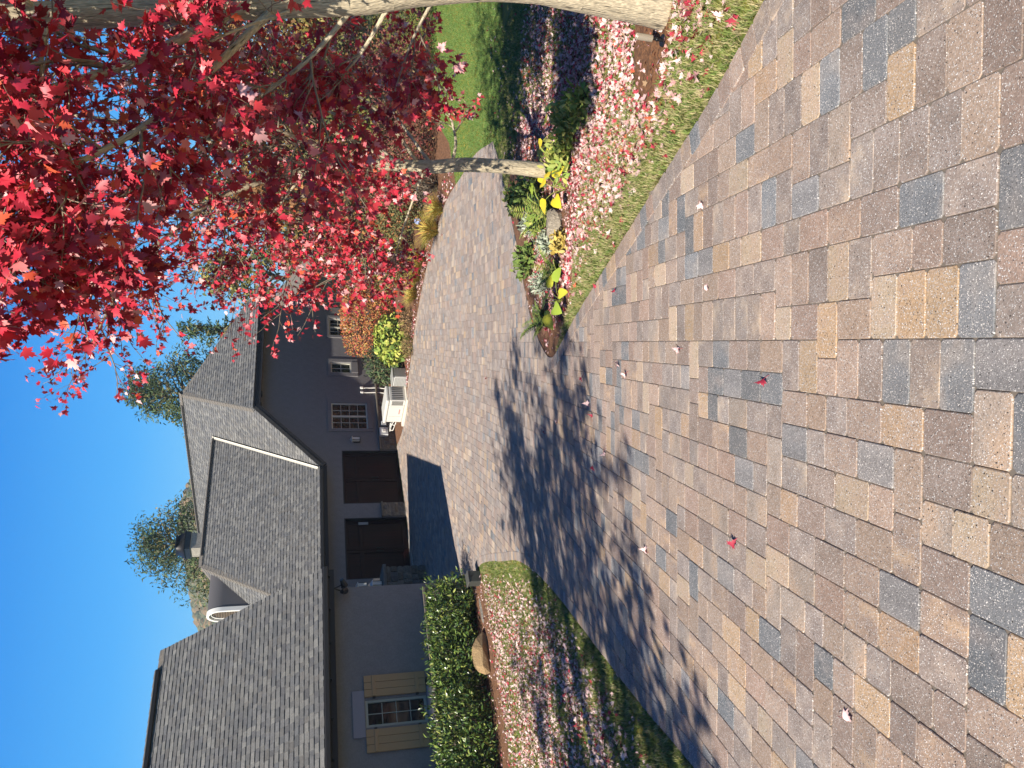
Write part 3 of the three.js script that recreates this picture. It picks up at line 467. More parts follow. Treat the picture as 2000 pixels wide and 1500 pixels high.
// ---- left wing with shutters
{
  const { o: W, at } = houseThing('garage_wing', 'low grey stucco wing with tan shutters and a steep shingled gable roof', 'building', 5, -18);
  const nw = -16.15, win = [5.17, 5.71, -1.21, .04];
  part('wall', at(wallShape([[-2, -1.36], [8.05, -1.36], [8.05, .62], [-2, .62]], [win], .22, nw)), stucco, W);
  const sb = part('stone_base', at(bx(-2, 8.07, FLOOR - .2, -1.42, nw - .2, nw + .03)), mortar, W);
  stones(sb, at, 4.2, 8.07, FLOOR, -1.42, nw + .03, .26);
  part('ledge', at(rbx(-2, 8.12, -1.42, -1.355, nw - .22, nw + .09, .012)), std({ color: lin(.30, .27, .22), map: stoneTex, roughness: .9 }), W);
  const gable = wallShape([[-22.6, FLOOR - .2], [nw - .002, FLOOR - .2], [nw - .002, .62], [-19.37, 4.2], [-22.6, .62]], [], .2, 0); gable.rotateY(-Math.PI / 2); gable.translate(8.04, 0, 0); part('gable_wall', at(gable), stucco, W);
  part('back_wall', at(boxUV(bx(-2, 7.83, FLOOR - .2, .62, -22.6, -22.4), .9)), stucco, W);
  part('corner_trim', at(bx(8.03, 8.12, -1.2, .25, nw - .16, nw - .06)), whitePaint, W);
  const ra = [[-2.4, .87, -15.7], [8.48, .87, -15.7], [8.48, 4.47, -19.37], [-2.4, 4.47, -19.37]], rb = [[8.48, .87, -23.04], [-2.4, .87, -23.04], [-2.4, 4.47, -19.37], [8.48, 4.47, -19.37]];
  const roof = part('roof', at(merge([slab(ra, .12), slab(rb, .12)])), deckMat, W);
  const list = shingleRoof(ra, .131, .17, .92);
  const seen = s => { const v = new V3(hx(s.m.x, s.m.z), s.m.y, hz(s.m.x, s.m.z)); return [inFrame(v.x, v.y, v.z, 1.0), v.distanceTo(EYE)]; };
  for (const s of list) [s.seen, s.d] = seen(s);
  list.sort((a, b) => (b.seen - a.seen) || a.d - b.d);
  list.slice(0, 296).forEach(s => part('shingle', shingleGeo([s], at), shingleMat, roof));
  part('shingles', shingleGeo(list.slice(296), at), shingleMat, roof).userData.kind = 'stuff';
  part('back_shingles', shingleGeo(shingleRoof(rb, .3, .6, 1), at), shingleMat, roof).userData.kind = 'stuff';
  const n1 = new V3(0, 1, .98).normalize(), n2 = new V3(0, 1, -.98).normalize();
  capRow('ridge_cap', [-2.4, 4.47, -19.37], [8.0, 4.47, -19.37], n1, n2, roof, at, .2, .085, .14);
  capRow('ridge_cap', [8.0, 4.47, -19.37], [8.48, 4.47, -19.37], n1, n2, roof, at, .2, .02, .15);
  part('ridge_vent', at(rbx(-2.4, 7.97, 4.45, 4.53, -19.5, -19.24, .004, 1)), fasciaMat, roof);
  part('fascia', at(merge([bx(-2.4, 8.47, .63, .84, -15.79, -15.73)])), fasciaMat, W);
  { const L = Math.hypot(3.67, 3.6), g = bx(8.42, 8.48, -.24, -.03, -L / 2, L / 2); g.rotateX(Math.atan2(3.6, 3.67)); g.translate(0, 2.67, -17.535); const g2 = bx(8.42, 8.48, -.24, -.03, -L / 2, L / 2); g2.rotateX(-Math.atan2(3.6, 3.67)); g2.translate(0, 2.67, -21.205); part('rake_fascia', at(merge([g, g2])), fasciaMat, W); }
  part('soffit', at(bx(-2.4, 8.46, .63, .65, nw - .02, -15.795)), soffitMat, W);
  part('gutter', at(merge([rbx(-2.4, 8.5, .76, .87, -15.72, -15.6, .025, 2)])), gutterMat, W);
  for (let d = -1.5; d < 8.4; d += .75) part('gutter_strap', at(bx(d, d + .02, .72, .758, -15.71, -15.61)), metalDark, W);
  const w = windowUnit(W, at, ...win, nw - .03, 2, 4, { fw: .05, frame: std({ color: lin(.33, .34, .29), roughness: .6 }) });
  part('window_surround', at(boxUV(merge([bx(4.98, 5.9, .06, .30, nw - .01, nw + .035), bx(5.0, 5.88, -1.35, -1.23, nw - .01, nw + .05)]), 1)), std({ color: lin(.24, .23, .27), roughness: .9 }), w);
  for (const [a, b, lab] of [[4.68, 5.12, 'tan plank shutter on the left side of the window'], [5.76, 6.2, 'tan plank shutter on the right side of the window']]) {
    const s = part('shutter', at(bx(a, b, -1.21, .05, nw + .012, nw + .03)), tanPaint, W); s.userData.label = lab;
    for (let i = 0; i < 3; i++) part('plank', at(rbx(a + i * (b - a) / 3 + .003, a + (i + 1) * (b - a) / 3 - .003, -1.215, .055, nw + .03, nw + .048, .004, 1)), tanPaint, s);
    for (const y of [-1.03, -.14]) part('batten', at(rbx(a + .01, b - .01, y - .035, y + .035, nw + .048, nw + .068, .005, 1)), tanPaint, s);
    for (const y of [-1.03, -.14]) part('hinge', at(bx(a < 5.2 ? b - .01 : a - .03, a < 5.2 ? b + .03 : a + .01, y - .03, y + .03, nw + .005, nw + .04)), metalDark, s);
    part('shutter_dog', at(rbx((a + b) / 2 - .08, (a + b) / 2 + .08, -1.26, -1.225, nw + .01, nw + .05, .01, 1)), metalDark, s);
  }
  for (const s of [-1, 1]) { const g = new THREE.CylinderGeometry(.045, .085, .18, 12); g.rotateX(1.15); g.rotateY(s * .6); g.translate(8.15 + s * .1, .42, -15.95); const f = part('floodlight', at(g), metalDark, W); part('floodlight_arm', at(tube([[8.15, .62, -16.0], [8.15 + s * .05, .5, -16.0], [8.15 + s * .08, .45, -15.98]], .014, 6)), metalDark, f); }
}
// ---- stone pier with a lantern in front of the left garage door
{
  const { o: P, at } = houseThing('stone_pier', 'square stone pier topped by a small lantern in front of the left garage door', 'pier', 10.75, -20.9);
  const core = part('pier_core', at(bx(10.38, 11.08, FLOOR - .1, -1.2, -21.25, -20.6)), mortar, P);
  stones(core, at, 10.36, 11.1, FLOOR + .02, -1.2, -20.58, .2); stones(core, at, -21.27, -20.58, FLOOR + .02, -1.2, 10.37, .2, 'D');
  part('cap', at(rbx(10.3, 11.16, -1.2, -1.1, -21.33, -20.52, .02)), std({ color: lin(.30, .28, .25), map: stoneTex, roughness: .9 }), P);
  lantern(P, 'lantern', at, 10.72, -1.1, -20.9, false);
}
// ---- generator and air conditioner by the wall
{
  const { o: G, at } = houseThing('standby_generator', 'white standby generator with a louvred end beside the stone base', 'generator', 16.95, -20.05);
  const y0 = ground(hx(16.95, -20.05), hz(16.95, -20.05)), wm = std({ color: lin(.60, .59, .55), roughness: .45 }), gm = std({ color: lin(.33, .33, .31), roughness: .6 });
  part('pad', at(rbx(16.5, 17.4, y0 - .05, y0 + .07, -20.75, -19.35, .02)), std({ color: lin(.62, .58, .5), roughness: .9 }), G);
  const body = part('housing', at(rbx(16.6, 17.25, y0 + .07, y0 + .62, -20.65, -19.75, .05, 3)), wm, G);
  const lid = rbx(16.57, 17.28, y0 + .6, y0 + .72, -20.68, -19.5, .05, 3); part('lid', at(lid), wm, G);
  part('louvre_end', at(rbx(16.6, 17.25, y0 + .07, y0 + .6, -19.745, -19.5, .03)), wm, G);
  for (let i = 0; i < 7; i++) { part('vent_slot', at(bx(16.596, 16.604, y0 + .14, y0 + .52, -19.735 + i * .032, -19.718 + i * .032)), fasciaMat, body); part('vent_slot', at(bx(16.66 + i * .08, 16.69 + i * .08, y0 + .14, y0 + .52, -19.504, -19.492)), fasciaMat, body); }
  part('label_strip', at(bx(16.594, 16.602, y0 + .2, y0 + .24, -20.2, -19.95)), std({ color: lin(.62, .25, .22), roughness: .6 }), body);
  part('seam', at(bx(16.596, 16.603, y0 + .12, y0 + .55, -20.32, -20.31)), gm, body);
  part('seam', at(bx(16.596, 16.603, y0 + .12, y0 + .55, -19.82, -19.81)), gm, body);
  const { o: Ac, at: at2 } = houseThing('air_conditioner', 'small pale grey condenser unit just right of the white generator', 'air conditioner', 17.25, -19.0);
  const b2 = part('cabinet', at2(rbx(17.1, 17.55, y0 + .05, y0 + .5, -19.35, -18.9, .03)), std({ color: lin(.5, .5, .48), roughness: .5 }), Ac);
  for (let i = 0; i < 8; i++) { part('fin', at2(bx(17.085, 17.1, y0 + .1 + i * .048, y0 + .125 + i * .048, -19.32, -18.93)), gm, b2); part('fin', at2(bx(17.14, 17.51, y0 + .1 + i * .048, y0 + .125 + i * .048, -18.9, -18.885)), gm, b2); }
  part('top_grille', at2(rbx(17.08, 17.57, y0 + .5, y0 + .54, -19.37, -18.88, .02)), gm, Ac);
  part('foot', at2(bx(17.05, 17.6, y0 - .05, y0 + .05, -19.4, -18.85)), gm, Ac);
}

// ---------------------------------------------------------------- leaves
function leafGeo(half, foldK, droop) { // half outline from base to tip, right side
  const pts = [...half.map(p => new THREE.Vector2(p[0], p[1])), ...half.slice(1, -1).reverse().map(p => new THREE.Vector2(-p[0], p[1]))];
  const tris = THREE.ShapeUtils.triangulateShape(pts, []), pos = [], uv = [], idx = [];
  for (const p of pts) { pos.push(p.x, p.y, foldK * Math.abs(p.x) - droop * p.y * p.y); uv.push(p.x + .5, p.y); }
  for (const t of tris) idx.push(...t);
  const g = new THREE.BufferGeometry(); g.setAttribute('position', new THREE.Float32BufferAttribute(pos, 3)); g.setAttribute('uv', new THREE.Float32BufferAttribute(uv, 2)); g.setIndex(idx); g.computeVertexNormals(); return g;
}
const mapleHalf = [[0, 0], [.2, -.05], [.47, .02], [.31, .16], [.57, .46], [.34, .42], [.33, .54], [.17, .46], [.2, .76], [.09, .7], [0, 1]];
const mapleLeaf = leafGeo(mapleHalf, .22, .18), mapleCurled = leafGeo(mapleHalf, .75, .5), mapleFlat = leafGeo(mapleHalf, .12, -.1);
const ovalLeaf = leafGeo([[0, 0], [.2, .25], [.24, .5], [.16, .8], [0, 1]], .3, .15);
const lanceLeaf = leafGeo([[0, 0], [.13, .3], [.13, .6], [0, 1]], .35, .2);
const broadLeaf = leafGeo([[0, 0], [.28, .05], [.42, .3], [.36, .6], [.16, .88], [0, 1]], .28, .3);
const leafMat = (r = .6, tr = 0) => tr ? new THREE.MeshPhysicalMaterial({ color: 0xffffff, roughness: r, side: THREE.DoubleSide, transmission: tr, thickness: 0, ior: 1.35 }) : std({ color: 0xffffff, roughness: r, side: THREE.DoubleSide });
const mapleMat = leafMat(.5), dullLeaf = leafMat(.7), glossLeaf = leafMat(.26);
const qTmp = new THREE.Quaternion(), mTmp = new THREE.Matrix4(), UPV = new V3(0, 1, 0);
// orientation: leaf axis (base to tip) along t, face normal near n
function leafQuat(t, n) { const y = t.clone().normalize(), x = new V3().crossVectors(y, n); if (x.lengthSq() < 1e-6) x.set(1, 0, 0).cross(y); x.normalize(); const z = new V3().crossVectors(x, y); return new THREE.Quaternion().setFromRotationMatrix(new THREE.Matrix4().makeBasis(x, y, z)); }
const rnd3 = r => { const a = r() * 6.2832, z = r() * 2 - 1, s = Math.sqrt(1 - z * z); return new V3(s * Math.cos(a), z, s * Math.sin(a)); };
const pick = (r, list) => { let s = 0; for (const e of list) s += e[3]; let k = r() * s; for (const e of list) { k -= e[3]; if (k <= 0) return e; } return list[0]; };
function tint(r, list, v = .25) { const c = pick(r, list), k = 1 - v / 2 + v * r(); return lin(c[0] * k, c[1] * k, c[2] * k); }
// instanced leaves: list of {p, q, s, c}; positions relative to origin o
function leafCloud(name, geo, mat, list, parent, o = new V3()) {
  const m = new THREE.InstancedMesh(geo, mat, list.length); m.name = name;
  list.forEach((l, i) => { m.setMatrixAt(i, mTmp.compose(l.p.clone().sub(o), l.q, new V3(l.s * (l.w || 1), l.s, l.s))); m.setColorAt(i, l.c); });
  m.castShadow = m.receiveShadow = true; m.userData.kind = 'stuff'; parent.add(m); return m;
}
const barkTex = (() => { const a = tileNoise(10, 81), b = tileNoise(64, 83), c = tileNoise(5, 85); return texture(512, (i, j, n) => { const u = i / n, v = j / n, f = b(u * 64, v * 32) * .6 + a(u * 10, v * 10) * .25 + c(u * 5, v * 5) * .15, crack = Math.pow(b(u * 32, v * 8), 9) * 110, l = 150 + 75 * f - crack; return [l, l * .96, l * .87]; }); })();
const barkPale = std({ map: barkTex, color: lin(1.0, .93, .80), bumpMap: barkTex, bumpScale: .015, roughness: .95 });
const barkGrey = std({ map: barkTex, color: lin(.55, .48, .42), bumpMap: barkTex, bumpScale: .006, roughness: .95 });
const barkBrown = std({ map: barkTex, color: lin(.32, .26, .20), roughness: 1 });
barkTex.repeat.set(2.5, 1.6);
const REDS = [[.50, .022, .045, 34], [.36, .014, .035, 24], [.60, .045, .06, 16], [.62, .10, .045, 7], [.24, .012, .022, 10], [.66, .33, .33, 5], [.70, .20, .20, 4]];
// a broadleaf tree grown from given limbs; returns wood and leaves in world coordinates
function grow(r, trunk, limbs, opt) {
  const wood = newBuf(), fine = newBuf(), leaves = [];
  const add = (pts, ra, rb, k, buf) => tubeInto(buf, pts, pts.map((_, i) => ra + (rb - ra) * Math.pow(i / (pts.length - 1), .8)), k);
  if (trunk) { const p = curve(trunk.pts, trunk.pts.length * 4); tubeInto(wood, p, p.map((_, i) => { const t = i / (p.length - 1); return (trunk.r[0] + (trunk.r[1] - trunk.r[0]) * t) * (1 + (trunk.flare || .5) * Math.exp(-t * 22)) * (1 + .05 * noise3(i * .7, 3)); }), 14); }
  const leafAt = (p, dir, n) => { for (let i = 0; i < n; i++) {
    const d = dir.clone().multiplyScalar(.5).add(rnd3(r)).add(new V3(0, -opt.hang, 0)).normalize(), pet = opt.leaf * (.35 + .5 * r()), q = p.clone().addScaledVector(d, pet);
    const nn = rnd3(r).multiplyScalar(.9).add(new V3(0, .8, .25));
    leaves.push({ p: q, q: leafQuat(d.clone().add(new V3(0, -.35, 0)), nn), s: opt.leaf * (.6 + .75 * r()), w: .85 + .3 * r(), c: tint(r, opt.colors, .35) }); } };
  const twig = (p, d, len, rad, lev) => {
    const n = lev === 0 ? 4 : 5, pts = [p.clone()]; let q = p.clone(), dir = d.clone().normalize();
    for (let i = 0; i < n; i++) { dir.addScaledVector(rnd3(r), .22).addScaledVector(UPV, opt.lift * (lev ? 1 : .3)).normalize(); q = q.clone().addScaledVector(dir, len / n); pts.push(q); }
    add(pts, rad, Math.max(.0012, rad * .45), lev >= 2 ? 5 : 4, lev >= 2 ? wood : fine);
    if (lev === 0) { const m = opt.perTwig; for (let i = 0; i < m; i++) { const t = .25 + .75 * (i + r()) / m, a = Math.min(pts.length - 2, Math.floor(t * (pts.length - 1))); if (r() < opt.full) leafAt(pts[a].clone().lerp(pts[a + 1], t * (pts.length - 1) - a), dir, 1 + (r() < .4)); } leafAt(q, dir, 2); return; }
    const kids = lev === 1 ? opt.k1 : opt.k2;
    for (let i = 0; i < kids; i++) { const t = .2 + .8 * (i + r()) / kids, a = Math.min(pts.length - 2, Math.floor(t * (pts.length - 1))), s = rnd3(r); s.addScaledVector(dir, -s.dot(dir)).normalize(); const d2 = dir.clone().multiplyScalar(.75).addScaledVector(s, .8); twig(pts[a].clone().lerp(pts[a + 1], t * (pts.length - 1) - a), d2, len * (.45 + .3 * r()), rad * .5, lev - 1); }
    twig(q, dir, len * .5, rad * .5, 0);
  };
  for (const L of limbs) {
    const pts = curve(L.pts, L.pts.length * 4), n = pts.length; add(pts, L.r, Math.max(.003, L.r * .3), 7, wood);
    const kids = L.kids || 10;
    for (let i = 0; i < kids; i++) { const t = (L.from || .12) + (1 - (L.from || .12)) * (i + r()) / kids, a = Math.min(n - 2, Math.floor(t * (n - 1))), dir = pts[a + 1].clone().sub(pts[a]).normalize(), s = rnd3(r); s.addScaledVector(dir, -s.dot(dir)).normalize(); const d2 = dir.clone().multiplyScalar(.7).addScaledVector(s, .9); twig(pts[a].clone(), d2, (L.len || .7) * (.6 + .7 * r()), L.r * .35 * (1 - .6 * t) + .003, L.lev || 1); }
    twig(pts[n - 1], pts[n - 1].clone().sub(pts[n - 2]), (L.len || .7) * .7, .004, 1);
  }
  return { wood, fine, leaves };
}
function plantTree(name, label, category, foot, made, leafG, leafM, bark, opt = {}) {
  const o = thing(name, label, category, foot.x, foot.y, foot.z, 0, opt.group);
  const put = b => { const g = bufGeo(b); g.translate(-foot.x, -foot.y, -foot.z); return g; };
  part('trunk', put(made.wood), bark, o);
  if (made.fine.idx.length) part('twigs', put(made.fine), opt.twig || bark, o).userData.kind = 'stuff';
  let rest = made.leaves;
  if (opt.single) {
    const seen = made.leaves.map(l => ({ l, d: l.p.distanceTo(EYE) / l.s, v: inFrame(l.p.x, l.p.y, l.p.z, .98) })).sort((a, b) => (b.v - a.v) || a.d - b.d);
    const mats = REDS.map(c => std({ color: lin(c[0], c[1], c[2]), roughness: .5, side: THREE.DoubleSide })), near = seen.slice(0, opt.single);
    near.forEach(({ l }) => { let best = 0, bd = 9; REDS.forEach((c, i) => { const d = Math.abs(c[0] - l.c.r) + Math.abs(c[1] - l.c.g) + Math.abs(c[2] - l.c.b); if (d < bd) { bd = d; best = i; } }); const m = part('leaf', leafG, mats[best], o); m.position.copy(l.p).sub(foot); m.quaternion.copy(l.q); m.scale.set(l.s * l.w, l.s, l.s); });
    rest = seen.slice(opt.single).map(s => s.l);
  }
  leafCloud('crown', leafG, leafM, rest, o, foot);
  console.log(name, made.leaves.length, made.wood.idx.length / 3, made.fine.idx.length / 3);
  return o;
}
// ---- near maple at the right edge
{
  const r = rngOf(11), foot = new V3(2.57, ground(2.57, -4.65) - .02, -4.65);
  const T = [[2.57, -.72], [2.545, -.12], [2.53, .37], [2.42, .89], [2.28, 1.34], [2.18, 1.78], [2.09, 2.19], [2.0, 2.58], [1.91, 2.96], [1.85, 3.3], [1.75, 3.9], [1.7, 4.6], [1.72, 5.4]].map(p => new V3(p[0], p[1], -4.65));
  T[0].copy(foot);
  const limb = (a, rr, kids, len, from, lev) => ({ pts: a.map(p => new V3(...p)), r: rr, kids, len, from, lev });
  const limbs = [
    limb([[2.03, 2.08, -4.6], [1.62, 2.53, -4.4], [1.29, 3.04, -4.2], [1.07, 3.4, -4.0]], .034, 14, .55, .25),
    limb([[2.18, 1.78, -4.65], [1.31, 2.39, -4.3], [.94, 2.79, -4.1], [.68, 3.13, -3.9]], .026, 13, .55, .3),
    limb([[1.85, 3.3, -4.65], [1.3, 3.45, -4.3], [.95, 3.25, -4.05], [.66, 3.08, -4.0], [.5, 2.92, -3.95], [.4, 2.86, -3.9]], .022, 15, .32, .25),
    limb([[1.75, 3.9, -4.6], [1.25, 3.5, -4.4], [.88, 3.0, -4.25], [.72, 2.78, -4.3], [.64, 2.66, -4.4]], .02, 14, .36, .3),
    limb([[2.26, 1.34, -4.65], [1.92, 1.63, -4.8], [1.59, 2.07, -5], [1.24, 2.41, -5]], .02, 11, .5, .2),
    limb([[2.26, 1.16, -4.65], [2.07, 1.31, -5], [1.82, 1.55, -5.2], [1.41, 1.74, -5.4]], .016, 10, .5, .2),
    limb([[2.09, 2.19, -4.65], [2.26, 2.59, -5.5], [2.32, 3.21, -6.2]], .026, 12, .6, .2),
    limb([[2.37, .88, -4.65], [2.28, .95, -5.2], [2.03, 1.02, -5.6]], .013, 6, .4, .3),
    limb([[2.0, 2.58, -4.65], [2.7, 3.3, -5.2], [3.4, 4.0, -5.9]], .03, 12, .7, .2),
    limb([[1.9, 3.0, -4.65], [2.3, 3.6, -3.9], [2.9, 4.3, -3.3]], .03, 10, .7, .2),
    limb([[1.7, 4.6, -4.65], [1.1, 5.2, -5.2], [.6, 5.6, -5.8]], .026, 10, .7, .1),
    limb([[1.7, 4.4, -4.65], [1.9, 5.4, -5.4], [2.4, 6.4, -6.2]], .028, 12, .8, .1),
    limb([[2.35, 1.1, -4.65], [2.75, 1.7, -5.2], [3.3, 2.3, -6.0], [3.9, 2.9, -6.6]], .03, 13, .8, .2),
    limb([[2.2, 1.6, -4.65], [1.95, 1.95, -4.5], [1.75, 2.15, -4.35], [1.55, 2.2, -4.2]], .012, 9, .4, .2),
    limb([[1.91, 2.96, -4.65], [1.5, 2.9, -4.3], [1.15, 2.75, -4.0], [.85, 2.6, -3.85]], .016, 12, .45, .2),
    limb([[1.8, 3.6, -4.65], [1.3, 4.2, -5.3], [.9, 4.7, -6.0]], .03, 14, .8, .15),
    limb([[1.8, 3.8, -4.65], [2.4, 4.3, -5.4], [3.0, 4.7, -6.0]], .03, 14, .8, .15),
    limb([[1.75, 4.1, -4.65], [1.2, 4.6, -4.2], [.6, 5.0, -3.8]], .028, 14, .8, .15),
    limb([[1.75, 4.2, -4.65], [2.4, 4.8, -4.3], [3.1, 5.3, -4.0]], .028, 14, .8, .15),
    limb([[1.72, 5.0, -4.65], [2.2, 5.5, -5.0], [2.8, 5.9, -5.2]], .024, 12, .8, .1),
    limb([[1.8, 3.5, -4.65], [2.6, 3.9, -4.6], [3.4, 4.2, -4.7]], .028, 15, .8, .15),
    limb([[1.75, 4.3, -4.65], [2.2, 4.9, -5.6], [2.5, 5.3, -6.4]], .028, 15, .8, .15),
    limb([[1.75, 4.5, -4.65], [1.4, 5.0, -5.4], [1.2, 5.4, -6.2]], .026, 15, .8, .15),
    limb([[1.72, 5.1, -4.65], [1.2, 5.6, -4.5], [.7, 6.0, -4.4]], .024, 14, .8, .1),
    limb([[1.72, 5.3, -4.65], [1.6, 6.0, -4.7], [1.5, 6.8, -4.7]], .026, 14, .8, .1),
    limb([[2.1, 2.2, -4.65], [2.8, 2.9, -4.9], [3.6, 3.5, -5.2]], .03, 14, .8, .2),
    limb([[2.05, 2.4, -4.65], [2.2, 3.2, -5.2], [2.5, 4.0, -5.9]], .028, 14, .8, .2),
  ];
  const made = grow(r, { pts: T, r: [.125, .05], flare: .45 }, limbs, { leaf: .062, hang: .4, lift: .05, perTwig: 6, full: .9, k1: 6, k2: 4, colors: REDS });
  // a few hanging clusters against the sky
  plantTree('red_maple', 'red maple with a stout pale trunk at the edge of the lawn nearest the camera', 'tree', foot, made, mapleLeaf, mapleMat, barkPale, { single: 220, twig: barkGrey });
}
// ---- slender maple in the planting bed
{
  const r = rngOf(23), foot = new V3(2.48, ground(2.48, -8.46) - .01, -8.46);
  const limb = (a, rr, kids, len, from, lev) => ({ pts: a.map(p => new V3(...p)), r: rr, kids, len, from, lev });
  const T = [[2.48, -1.35], [2.485, -.72], [2.45, -.12], [2.4, .17], [2.375, .46], [2.375, .79]].map(p => new V3(p[0], p[1], -8.46)); T[0].copy(foot);
  const limbs = [
    limb([[2.38, .79, -8.46], [2.19, 1.55, -8.3], [1.75, 2.42, -8.1], [1.33, 2.81, -7.9], [.9, 3.11, -7.7], [.3, 3.36, -7.55]], .038, 20, .62, .34),
    limb([[2.375, .79, -8.46], [2.33, 1.23, -8.5], [2.38, 2.07, -8.6], [2.57, 3.09, -8.7], [2.65, 4.06, -8.8], [2.64, 5.2, -8.8]], .045, 26, .85, .22),
    limb([[2.37, .3, -8.46], [2.19, .66, -8.6], [2.14, .98, -8.8], [1.98, 2.08, -9.1], [1.83, 2.63, -9.3], [1.94, 3.6, -9.6]], .034, 20, .7, .34),
    limb([[2.46, -.02, -8.46], [2.66, -.03, -8.34], [2.87, .06, -8.2], [3.16, .25, -8.0], [3.43, .5, -7.8]], .022, 8, .45, .35),
    limb([[2.14, .98, -8.8], [1.6, 1.43, -8.5], [1.2, 1.66, -8.25], [1.0, 1.75, -8.1]], .017, 14, .5, .15),
    limb([[2.36, .46, -8.46], [1.7, .94, -8], [1.35, 1.06, -7.8], [1.15, 1.1, -7.7]], .017, 13, .5, .4),
    limb([[2.19, 1.55, -8.3], [1.45, 2.08, -8.6], [1.05, 2.25, -8.75]], .016, 12, .5, .15),
    limb([[2.37, .29, -8.46], [1.81, .44, -8.9], [1.5, .5, -9.1], [1.3, .5, -9.25]], .016, 10, .4, .45),
    limb([[2.39, .34, -8.46], [2.8, .84, -8.1], [2.99, 1.38, -7.8], [3.15, 1.9, -7.6]], .024, 13, .6, .35),
    limb([[2.37, .57, -8.46], [2.95, 1.1, -9], [3.42, 1.78, -9.4], [3.76, 2.8, -9.8]], .026, 15, .7, .32),
    limb([[2.36, 1.01, -8.46], [2.45, 1.76, -8], [2.54, 2.4, -7.6], [2.57, 3.2, -7.4]], .026, 16, .65, .15),
    limb([[1.75, 2.42, -8.1], [1.4, 3.3, -8], [1.05, 3.9, -7.9]], .014, 10, .5, .15),
    limb([[2.4, .2, -8.46], [2.97, .45, -9], [3.68, .8, -9.5], [4.35, 1.0, -9.9]], .022, 12, .55, .42),
    limb([[2.4, .6, -8.46], [2.7, 1.5, -8.3], [3.2, 2.5, -8.2], [3.7, 3.6, -8.2]], .026, 16, .7, .2),
    limb([[2.45, 2.4, -8.65], [2.0, 3.3, -8.3], [1.7, 4.2, -8.0]], .018, 12, .6, .15),
    limb([[2.3, .9, -8.5], [1.9, 1.0, -7.9], [1.75, .95, -7.4]], .014, 11, .45, .2),
  ];
  const made = grow(r, { pts: T, r: [.084, .064], flare: .3 }, limbs, { leaf: .05, hang: .4, lift: .06, perTwig: 6, full: .9, k1: 6, k2: 4, colors: [...REDS, [.74, .46, .46, 9], [.66, .16, .18, 8]] });
  plantTree('red_maple', 'slender red maple rising from the planting bed among yellow hostas', 'tree', foot, made, mapleLeaf, mapleMat, barkPale, { single: 60, twig: barkGrey });
}
// ---- tree out of the picture on the left whose shadow crosses the drive
{
  const r = rngOf(37), foot = new V3(-7.5, ground(-7.5, -1.9), -1.9), T = [], limbs = [];
  for (let i = 0; i <= 8; i++) T.push(new V3(foot.x + .25 * Math.sin(i * .7), foot.y + i * 1.15, foot.z + .2 * Math.cos(i)));
  for (let i = 0; i < 26; i++) { const k = 3 + 5 * (i / 26), b = Math.min(7, Math.floor(k)), p = T[b].clone().lerp(T[b + 1], k - b), a = i * 2.4 + r(), R = 2.9 * Math.sin(Math.PI * (.2 + .75 * (i / 26))) + .5, e = .5 + .8 * r(); limbs.push({ pts: [p, p.clone().add(new V3(Math.cos(a) * R * .5, .35 * e, Math.sin(a) * R * .5)), p.clone().add(new V3(Math.cos(a) * R, .9 * e, Math.sin(a) * R))], r: .035, kids: 10, len: .8, from: .2 }); }
  const made = grow(r, { pts: T, r: [.16, .04] }, limbs, { leaf: .11, hang: .3, lift: .05, perTwig: 5, full: .9, k1: 5, k2: 4, colors: REDS });
  plantTree('red_maple', 'red maple on the left lawn that shades the drive', 'tree', foot, made, mapleLeaf, mapleMat, barkPale, { twig: barkGrey });
}
// ---------------------------------------------------------------- leaf litter
const LITTER = [[.66, .44, .42, 30], [.76, .58, .54, 20], [.52, .27, .27, 18], [.42, .03, .06, 14], [.28, .02, .035, 10], [.55, .12, .05, 3], [.34, .22, .12, 5]];
const LITTER2 = [[.66, .46, .44, 32], [.76, .60, .56, 22], [.52, .29, .29, 17], [.40, .03, .06, 11], [.28, .03, .04, 6], [.34, .22, .12, 8]];
function lyingLeaf(r, x, z, s, colors, lift = .012) {
  const n = new V3((r() - .5) * 1.3, 1, (r() - .5) * 1.3).normalize(), a = r() * 6.283, t = new V3(Math.cos(a), 0, Math.sin(a)); t.addScaledVector(n, -t.dot(n));
  return { p: new V3(x, ground(x, z) + lift + s * .25 * r(), z), q: leafQuat(t, r() < .5 ? n : n.clone().negate()), s, w: .8 + .4 * r(), c: tint(r, colors, .3) };
}
const leftLawn = [...edgeLeft.slice(30), [-4.2, 1.5], [-12, 1.5], [-12, -10.5], [-9.5, -11.4], [-7.6, -12.8], [-6.4, -13.75], [-5.3, -14.6], [-4.4, -15.2], [-3.95, -15.6]];
